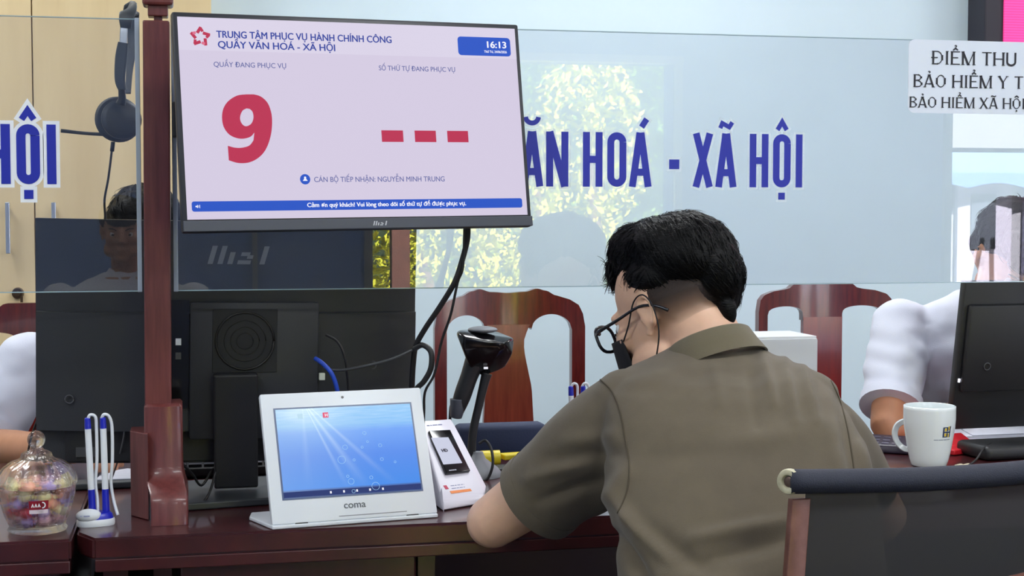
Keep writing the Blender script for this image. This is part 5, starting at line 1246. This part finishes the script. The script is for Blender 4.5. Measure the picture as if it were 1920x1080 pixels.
# ---- white-shirted staff
def staff(label, hx, D, head_py, shl, shr, sh_py, hair_s, arms, tilt=0, sway=0, face=180, stool=True):
    """staff member facing the viewer: head px, shoulder px left/right"""
    cxp = (shl + shr) / 2
    b0 = atD(cxp, sh_py, D)
    t = thing('person', label, 'person', (b0.x, b0.y + .1, 0))
    HC2 = atD(hx, head_py, D - .08); HM2 = rotm(R(face) , R(-tilt))
    bm = NB(); head_parts(bm, HC2, HM2)
    tube(bm, [HC2 + HM2 @ V(0, -.03, -.03), atD((hx + cxp) / 2, (head_py + sh_py) / 2 + 8, D - .02), atD(cxp, sh_py + 20, D)], [.052, .055, .06], 20)
    hw = (shr - shl) / 2 * K(D)
    rings(bm, [(V(b0.x, b0.y + dy_, z), RT * (hw * f_), FW * .085, 2.4) for z, f_, dy_ in ((.46, .62, .14), (.6, .62, .12), (.8, .66, .07), (b0.z - .08, .8, .0), (b0.z, .5, 0))])
    for sh_, el_, wr_ in arms:
        tube(bm, [sh_, sh_.lerp(el_, .5), el_, el_.lerp(wr_, .1)], [.048, .046, .041, .04], 18, 4); tube(bm, [el_, el_.lerp(wr_, .35), wr_], [.041, .040, .027], 18, 4)
        hand_parts(bm, wr_, wr_ - el_, V(0, 0, 1))
    hipc = V(b0.x, b0.y + .14, .52)
    for s in (-1, 1):
        a = hipc + V(s * .1, 0, 0); kn = a + V(s * .06, -.38, 0); an = kn + V(0, -.02, -.43); tube(bm, [a, kn, an], [.07, .05, .035], 14, 3); ell(bm, an + V(0, -.05, -.03), (.03, .08, .03))
    blob('body', bm, SKIN2, t, .006, 5)
    eyes(HC2, HM2, t)
    bm = NB()
    rings(bm, [(V(b0.x, b0.y + dy_, z), RT * (hw * f_), FW * dd, 2.5) for z, f_, dy_, dd in ((.50, .78, .13, .13), (.62, .78, .11, .13), (.8, .82, .06, .125), (b0.z - .12, .93, .0, .12), (b0.z - .05, .9, 0, .105), (b0.z - .015, .68, 0, .085), (b0.z + .02, .34, 0, .066))], 40)
    for sh_, el_, wr_ in arms:
        ell(bm, sh_, (.07, .07, .07)); e2 = sh_.lerp(el_, .80); tube(bm, [sh_, sh_.lerp(e2, .5), e2], [.07, .072, .068], 24, 4)
    hemr = [(sh_.lerp(el_, .78), (el_ - sh_).normalized()) for sh_, el_, wr_ in arms]
    def dsp_(c, n_): return .007 * noise.noise(V(c.x * 8, c.y * 8, c.z * 12)) + .005 * noise.noise(V(c.x * 20 + c.z * 16, c.y * 10, c.z * 26 - c.x * 12))
    s_o = blob('shirt', bm, WSHIRT, t, .0065, 4, dsp_)
    for hc_, ha_ in hemr:
        bm = NB(); tube(bm, [hc_ - ha_ * .012, hc_ + ha_ * .012], .0725, 28, 1); fin('sleeve_hem', bm, WSHIRT, s_o, angle=40)
    cc2 = atD((hx * .35 + cxp * .65), sh_py - 4, D - .015)
    bm = NB()
    for s in (-1, 1):
        c_ = cc2 + V(s * .05, -.05, 0); hull(bm, [cc2 + V(s * .012, -.085, -.015), cc2 + V(s * .06, -.07, -.055), cc2 + V(s * .075, -.02, .012), cc2 + V(s * .045, -.04, .022), cc2 + V(s * .012, -.08, -.012), cc2 + V(s * .06, -.064, -.05), cc2 + V(s * .065, .03, .03)], .001)
    fin('collar', bm, WSHIRT, s_o)
    bm = NB(); rings(bm, [(V(b0.x, b0.y + .14, .6), V(.16, 0, 0), V(0, .12, 0), 2.4), (V(b0.x, b0.y + .14, .45), V(.17, 0, 0), V(0, .13, 0), 2.4)])
    for s in (-1, 1):
        a = hipc + V(s * .1, 0, 0); kn = a + V(s * .06, -.38, 0); an = kn + V(0, -.02, -.40); tube(bm, [a, kn, an], [.085, .066, .05], 14, 3)
    blob('trousers', bm, TROUS, t, .009, 4)
    for s in (-1, 1):
        an = hipc + V(s * .16, -.44, -.45); bm = NB(); ell(bm, an + V(0, 0, -.022), (.04, .12, .035)); box(bm, an + V(0, 0, -.062), (.075, .22, .014)); blob('shoe', bm, SHOE, t, .006, 3)
    bm = NB(); h2 = lambda x, y, z: HC2 + HM2 @ V(x, y, z)
    ell(bm, h2(0, -.028, .055), (.086, .094, .086), HM2, 24); ell(bm, h2(0, .035, .088), (.074, .058, .046), HM2, 24); ell(bm, h2(0, .066, .066), (.060, .034, .034), HM2, 24); ell(bm, h2(0, -.06, -.005), (.074, .052, .065), HM2, 24)
    hr = blob('hair', bm, HAIR, t, .005, 4, lambda c, n_: .004 * noise.noise(c * 45))
    strands(hr, HC2, HM2, 700, .0, .028, t, 8, rad=.0014)
    # office seat
    if not stool: return t
    s2 = thing('stool', 'plain stool beneath the white-shirted person %s' % ('at the left' if cxp < 960 else 'at the right'), 'stool', (b0.x, b0.y + .14, 0))
    fin('seat', cyl(NB(), (b0.x, b0.y + .14, .39), (b0.x, b0.y + .14, .43), .16, .155, 28), MATS['seat_vinyl'], s2, angle=40)
    fin('leg', cyl(NB(), (b0.x, b0.y + .14, .0), (b0.x, b0.y + .14, .39), .03, n=14), METAL, s2)
    return t
DR = 3.62
staff('staff person in a white short-sleeved shirt leaning behind the right monitor and mug', 1892, DR, 484, 1668, 2050, 560, 1,
      [(atD(1690, 610, DR - .02), atD(1665, 800, 3.42), V(1.84, 3.24, .80)), (atD(2030, 610, DR - .02), atD(2065, 800, 3.45), V(2.05, 3.24, .80))], tilt=46, face=180)
DL = 3.42
sl = staff('staff person in a white shirt behind the wide monitor at the left', 272, DL, 462, 60, 470, 600, 1,
      [(atD(52, 680, DL - .04), atD(-28, 838, 3.30), V(-.25, 3.12, .795)), (atD(470, 670, DL), atD(490, 830, 3.4), V(.25, 3.2, .80))], tilt=10, face=180, stool=False)
op_ = copy_tree(sl); op_['label'] = 'white-shirted person seated beside the camera, seen only as a reflection in the glass'
op_.location = (-.27, -.72, 0); op_.rotation_euler = (0, 0, math.pi)
fin('crate_seat', box(NB(), (-.27, -.80, .2), (.36, .36, .40), bev=.01), MATS['seat_vinyl'], thing('box_seat', 'dark box seat under the white-shirted person beside the camera', 'seat', (-.27, -.80, 0)))

# =================================================================================== OFFICE CHAIR IN FRONT
oc = thing('office_chair', 'black mesh office chair back with rolled top edge and worn brown metal side, empty', 'chair', (.93, 1.6, 0))
OD = 1.9
e0 = atD(1480, 903, OD); OX = V(math.cos(R(6)), math.sin(R(6)), 0); OYv = V(-OX.y, OX.x, 0)
CW = .50
def op(x, sag=0): 
    u = x / CW; return e0 + OX * x + OYv * (-.022 * math.sin(math.pi * u)) - V(0, 0, .004 * math.sin(math.pi * u))
TOPF = mat('chair_fabric', (34, 38, 54), .7, bump=.4, bump_scale=600)
bm = NB(); tube(bm, [op(x) for x in (0.0, .1, .2, .3, .4, .5)], .0160, 18, 5); fin('top_roll', bm, TOPF, oc, True)
CAPM = mat('cream_plastic', (206, 200, 170), .5, noise_amt=.2, noise_scale=60)
capn = (-OX * .72 - V(FW.x, FW.y, 0).normalized() * .62 + V(0, 0, .04)).normalized()
for sgn, e_, nn_ in ((-1, op(0), capn), (1, op(CW), OX)):
    bm = NB(); disc(bm, e_ - nn_ * .004, nn_, [(.0165, 0), (.0168, .005), (.0155, .0085), (.0125, .0095), (.009, .0085), (.0075, .005), (.001, .005)], 32); cp = fin('end_cap', bm, CAPM, oc, angle=35)
    bm = NB(); disc(bm, e_ + nn_ * .0012, nn_, [(.0072, 0), (.006, .0015), (.001, .0005)], 20); fin('screw', bm, mat('worn_metal', (110, 90, 80), .4, metal=.6), cp, True)
BAR = mat('worn_bronze', (118, 78, 68), .38, metal=.2, rgb2=(92, 56, 48), noise_scale=30, bump=.2, bump_scale=120)
lean_d = V(-.012, -.0, -1)
for x in (.012, CW - .012):
    t0_ = op(x) + V(0, 0, -.022); s_ = (-1 if x < .1 else 1)
    bm = NB(); tdir = (V(0, 0, -1) + OX * (.10 * s_) - OYv * .05).normalized(); a_ = t0_ + OX * (-.002 * s_); b_2 = a_ + tdir * .46
    RB = Matrix((OX, OYv, V(0, 0, 1))).transposed()
    hull(bm, [p_ + OX * sx * .0135 + OYv * sy * .006 for p_ in (a_, b_2) for sx in (-1, 1) for sy in (-1, 1)], .0015); fin('side_frame', bm, BAR, oc, angle=40)
# mesh back
MESH = bpy.data.materials.new('chair_mesh'); MESH.use_nodes = True; nt = MESH.node_tree; pb = nt.nodes['Principled BSDF']; pb.inputs['Base Color'].default_value = srgb(30, 30, 34); pb.inputs['Roughness'].default_value = .8
tr = nt.nodes.new('ShaderNodeBsdfTransparent'); mxs = nt.nodes.new('ShaderNodeMixShader'); mxs.inputs[0].default_value = .92
nt.links.new(tr.outputs[0], mxs.inputs[1]); nt.links.new(pb.outputs[0], mxs.inputs[2]); nt.links.new(mxs.outputs[0], nt.nodes['Material Output'].inputs[0])
bm = NB(); prev = None
for i in range(21):
    x = .022 + (CW - .044) * i / 20; xo = (x / CW - .5) * 2
    cur = [bm.verts.new(op(x) + V(0, 0, -.010 - h) + OX * (.1 * h * xo) - OYv * (.05 * h + .018 * math.sin(math.pi * x / CW) * math.sin(min(1, h / .3) * math.pi))) for h in [q * .03 for q in range(13)]]
    if prev:
        for j in range(12): bm.faces.new((prev[j], prev[j + 1], cur[j + 1], cur[j]))
    prev = cur
fin('mesh_back', bm, MESH, oc, True)
bm = NB()
for i in range(21):
    pass
lr0 = op(.03) + V(-.01, -.012, -.135); lr1 = op(CW - .03) + V(.01, -.012, -.140)
bm = NB(); tube(bm, [lr0 + V(0, 0, -.03), lr0.lerp(lr1, .5) + V(0, -.03, -.012), lr1 + V(0, 0, .012)], .010, 10, 6); fin('lower_rail', bm, BAR, oc, True)
sc_c = e0 + OX * (CW / 2) - OYv * .25
fin('seat', box(NB(), V(sc_c.x, sc_c.y, .45), (CW - .04, .46, .05), Matrix.Rotation(R(6), 3, 'Z'), .02), TOPF, oc, True)
bm = NB(); cyl(bm, (sc_c.x, sc_c.y, .06), (sc_c.x, sc_c.y, .43), .025, n=18); fin('gas_column', bm, BLACKP, oc, angle=40)
for k_ in range(5):
    a = R(72 * k_ + 20); e_ = V(sc_c.x + .27 * math.cos(a), sc_c.y + .27 * math.sin(a), .065)
    g_ = fin('leg', tube(NB(), [V(sc_c.x, sc_c.y, .10), e_], .016, 10, 1), BLACKP, oc, True); fin('caster', cyl(NB(), e_ + V(-.012, 0, -.034), e_ + V(.012, 0, -.034), .03, n=18), BLACKP, g_)

# =================================================================================== YARD (seen reflected in the glass)
def leafy(name, label, c, rad, n, cols, seed, flat=1):
    t = thing(name, label, 'tree', (c[0], c[1], -.07)); rd = random.Random(seed); bm = NB()
    tube(bm, [V(c[0], c[1], -.07), V(c[0] + .1, c[1], c[2] * .5), V(c[0], c[1], c[2])], [.09, .07, .04], 10); fin('trunk', bm, mat('bark', (96, 72, 56), .9), t, True)
    vs = []; fs = []
    for i in range(n):
        while True:
            q = V(rd.uniform(-1, 1), rd.uniform(-1, 1), rd.uniform(-1, 1))
            if .35 < q.length < 1: break
        nz_ = noise.noise(q * 2.3 + V(seed, 0, 0))
        if nz_ < -.08: continue
        p = V(c[0] + q.x * rad[0], c[1] + q.y * rad[1], c[2] + q.z * rad[2])
        d = V(rd.gauss(0, 1), rd.gauss(0, 1), rd.gauss(-.3, .8)).normalized(); s = d.orthogonal().normalized(); l_ = rd.uniform(.05, .12); ww = l_ * .22
        k_ = len(vs); vs += [p, p + d * l_ * .5 + s * ww, p + d * l_, p + d * l_ * .5 - s * ww]; fs.append((k_, k_ + 1, k_ + 2, k_ + 3))
    me = bpy.data.meshes.new('foliage'); me.from_pydata([tuple(v) for v in vs], [], fs); o = link('foliage', me, t, False, cols); o['kind'] = 'stuff'
LF1 = mat('leaf_yellow', (240, 232, 84), .5, rgb2=(176, 192, 56), noise_scale=3); LF2 = mat('leaf_green', (84, 116, 50), .5, rgb2=(120, 140, 60), noise_scale=3)
leafy('garden_tree', 'sunlit yellow-green bush outside the doorway, seen reflected in the glass', (2.0, -8.2, .9), (1.35, .8, 1.15), 9000, LF1, 1)
leafy('garden_tree', 'leaning leafy branch outside the doorway, seen reflected in the glass', (3.75, -8.8, 1.9), (.62, .5, 1.0), 3500, LF1, 2)
leafy('garden_tree', 'green tree behind the yard, seen reflected in the glass', (3.8, -11.4, 1.8), (2.4, .8, 2.0), 7000, LF2, 3)
HED = mat('dark_hedge', (38, 58, 34), .9, rgb2=(22, 34, 24), noise_scale=5)
bm = NB(); box(bm, (2.2, -13.2, 1.9), (9.2, .6, 4.0)); h_ = tag(fin('hedge', bm, HED), 'tall dark green hedge closing the yard, only reflected in the glass', 'hedge')
bm = NB(); box(bm, (1.655, -7.0, 1.6), (.15, .15, 3.3)); tag(fin('brick_pillar', bm, mat('brick_red', (96, 62, 56), .8, noise_amt=.2, noise_scale=12)), 'slim brick-red pillar outside the doorway, reflected in the glass', 'pillar')
hs_ = thing('house', 'white house front with a pale blue scalloped awning, reflected at the right of the glass', 'house', (11, -12.4, -.07))
HW = mat('house_white', (132, 134, 148), .8)
fin('wall', box(NB(), (11.2, -12.6, 1.95), (7.6, .4, 4.0)), HW, hs_)
for x, w2 in ((10.07, .78), (11.1, .9), (12.6, 1.0)):
    d_ = fin('door', box(NB(), (x, -12.36, 1.02), (w2, .08, 2.1), bev=.01), mat('door_white', (168, 168, 192), .6), hs_)
    fin('pane', box(NB(), (x - .03, -12.31, 1.17), (w2 * .45, .02, .72)), mat('pane_grey', (70, 76, 90), .3), d_)
bm = NB(); poly = [(8.0, 2.1), (14.6, 2.1), (14.6, 1.8)]
for i in range(48): x = 14.6 - 6.6 * i / 47; poly.append((x, 1.68 + .06 * abs(math.sin(i * math.pi / 6))))
prism(bm, poly, V(0, -12.1, 0), V(1, 0, 0), V(0, 0, 1), V(0, -.02, 0)); box(bm, (11.3, -12.25, 2.08), (6.6, .3, .04)); fin('awning', bm, mat('awning_blue', (112, 146, 200), .8), hs_)
bm = NB(); prism(bm, [(14.6, 1.80), (8.0, 1.80)] + [(8.0 + 6.6 * i / 47, 1.60 + .07 * abs(math.sin(i * math.pi / 6))) for i in range(48)], V(0, -12.07, 0), V(1, 0, 0), V(0, 0, 1), V(0, -.015, 0)); fin('valance', bm, mat('valance_blue', (84, 118, 180), .8), hs_)
bm = NB(); hull(bm, [V(7.8, -12.38, 3.9), V(14.8, -12.38, 3.9), V(14.8, -12.1, 2.12), V(7.8, -12.1, 2.12), V(7.8, -12.4, 3.9), V(14.8, -12.4, 3.9), V(14.8, -12.14, 2.12), V(7.8, -12.14, 2.12)]); fin('tarp', bm, mat('tarp_white', (112, 114, 122), .7), hs_)
for x0_, x1_ in ((10.3, 9.9), (10.45, 10.5)): fin('pole', cyl(NB(), (x0_, -11.2, 2.1), (x1_, -11.2, -.07), .035, n=12), mat('pole_tan', (176, 152, 132), .6), hs_)
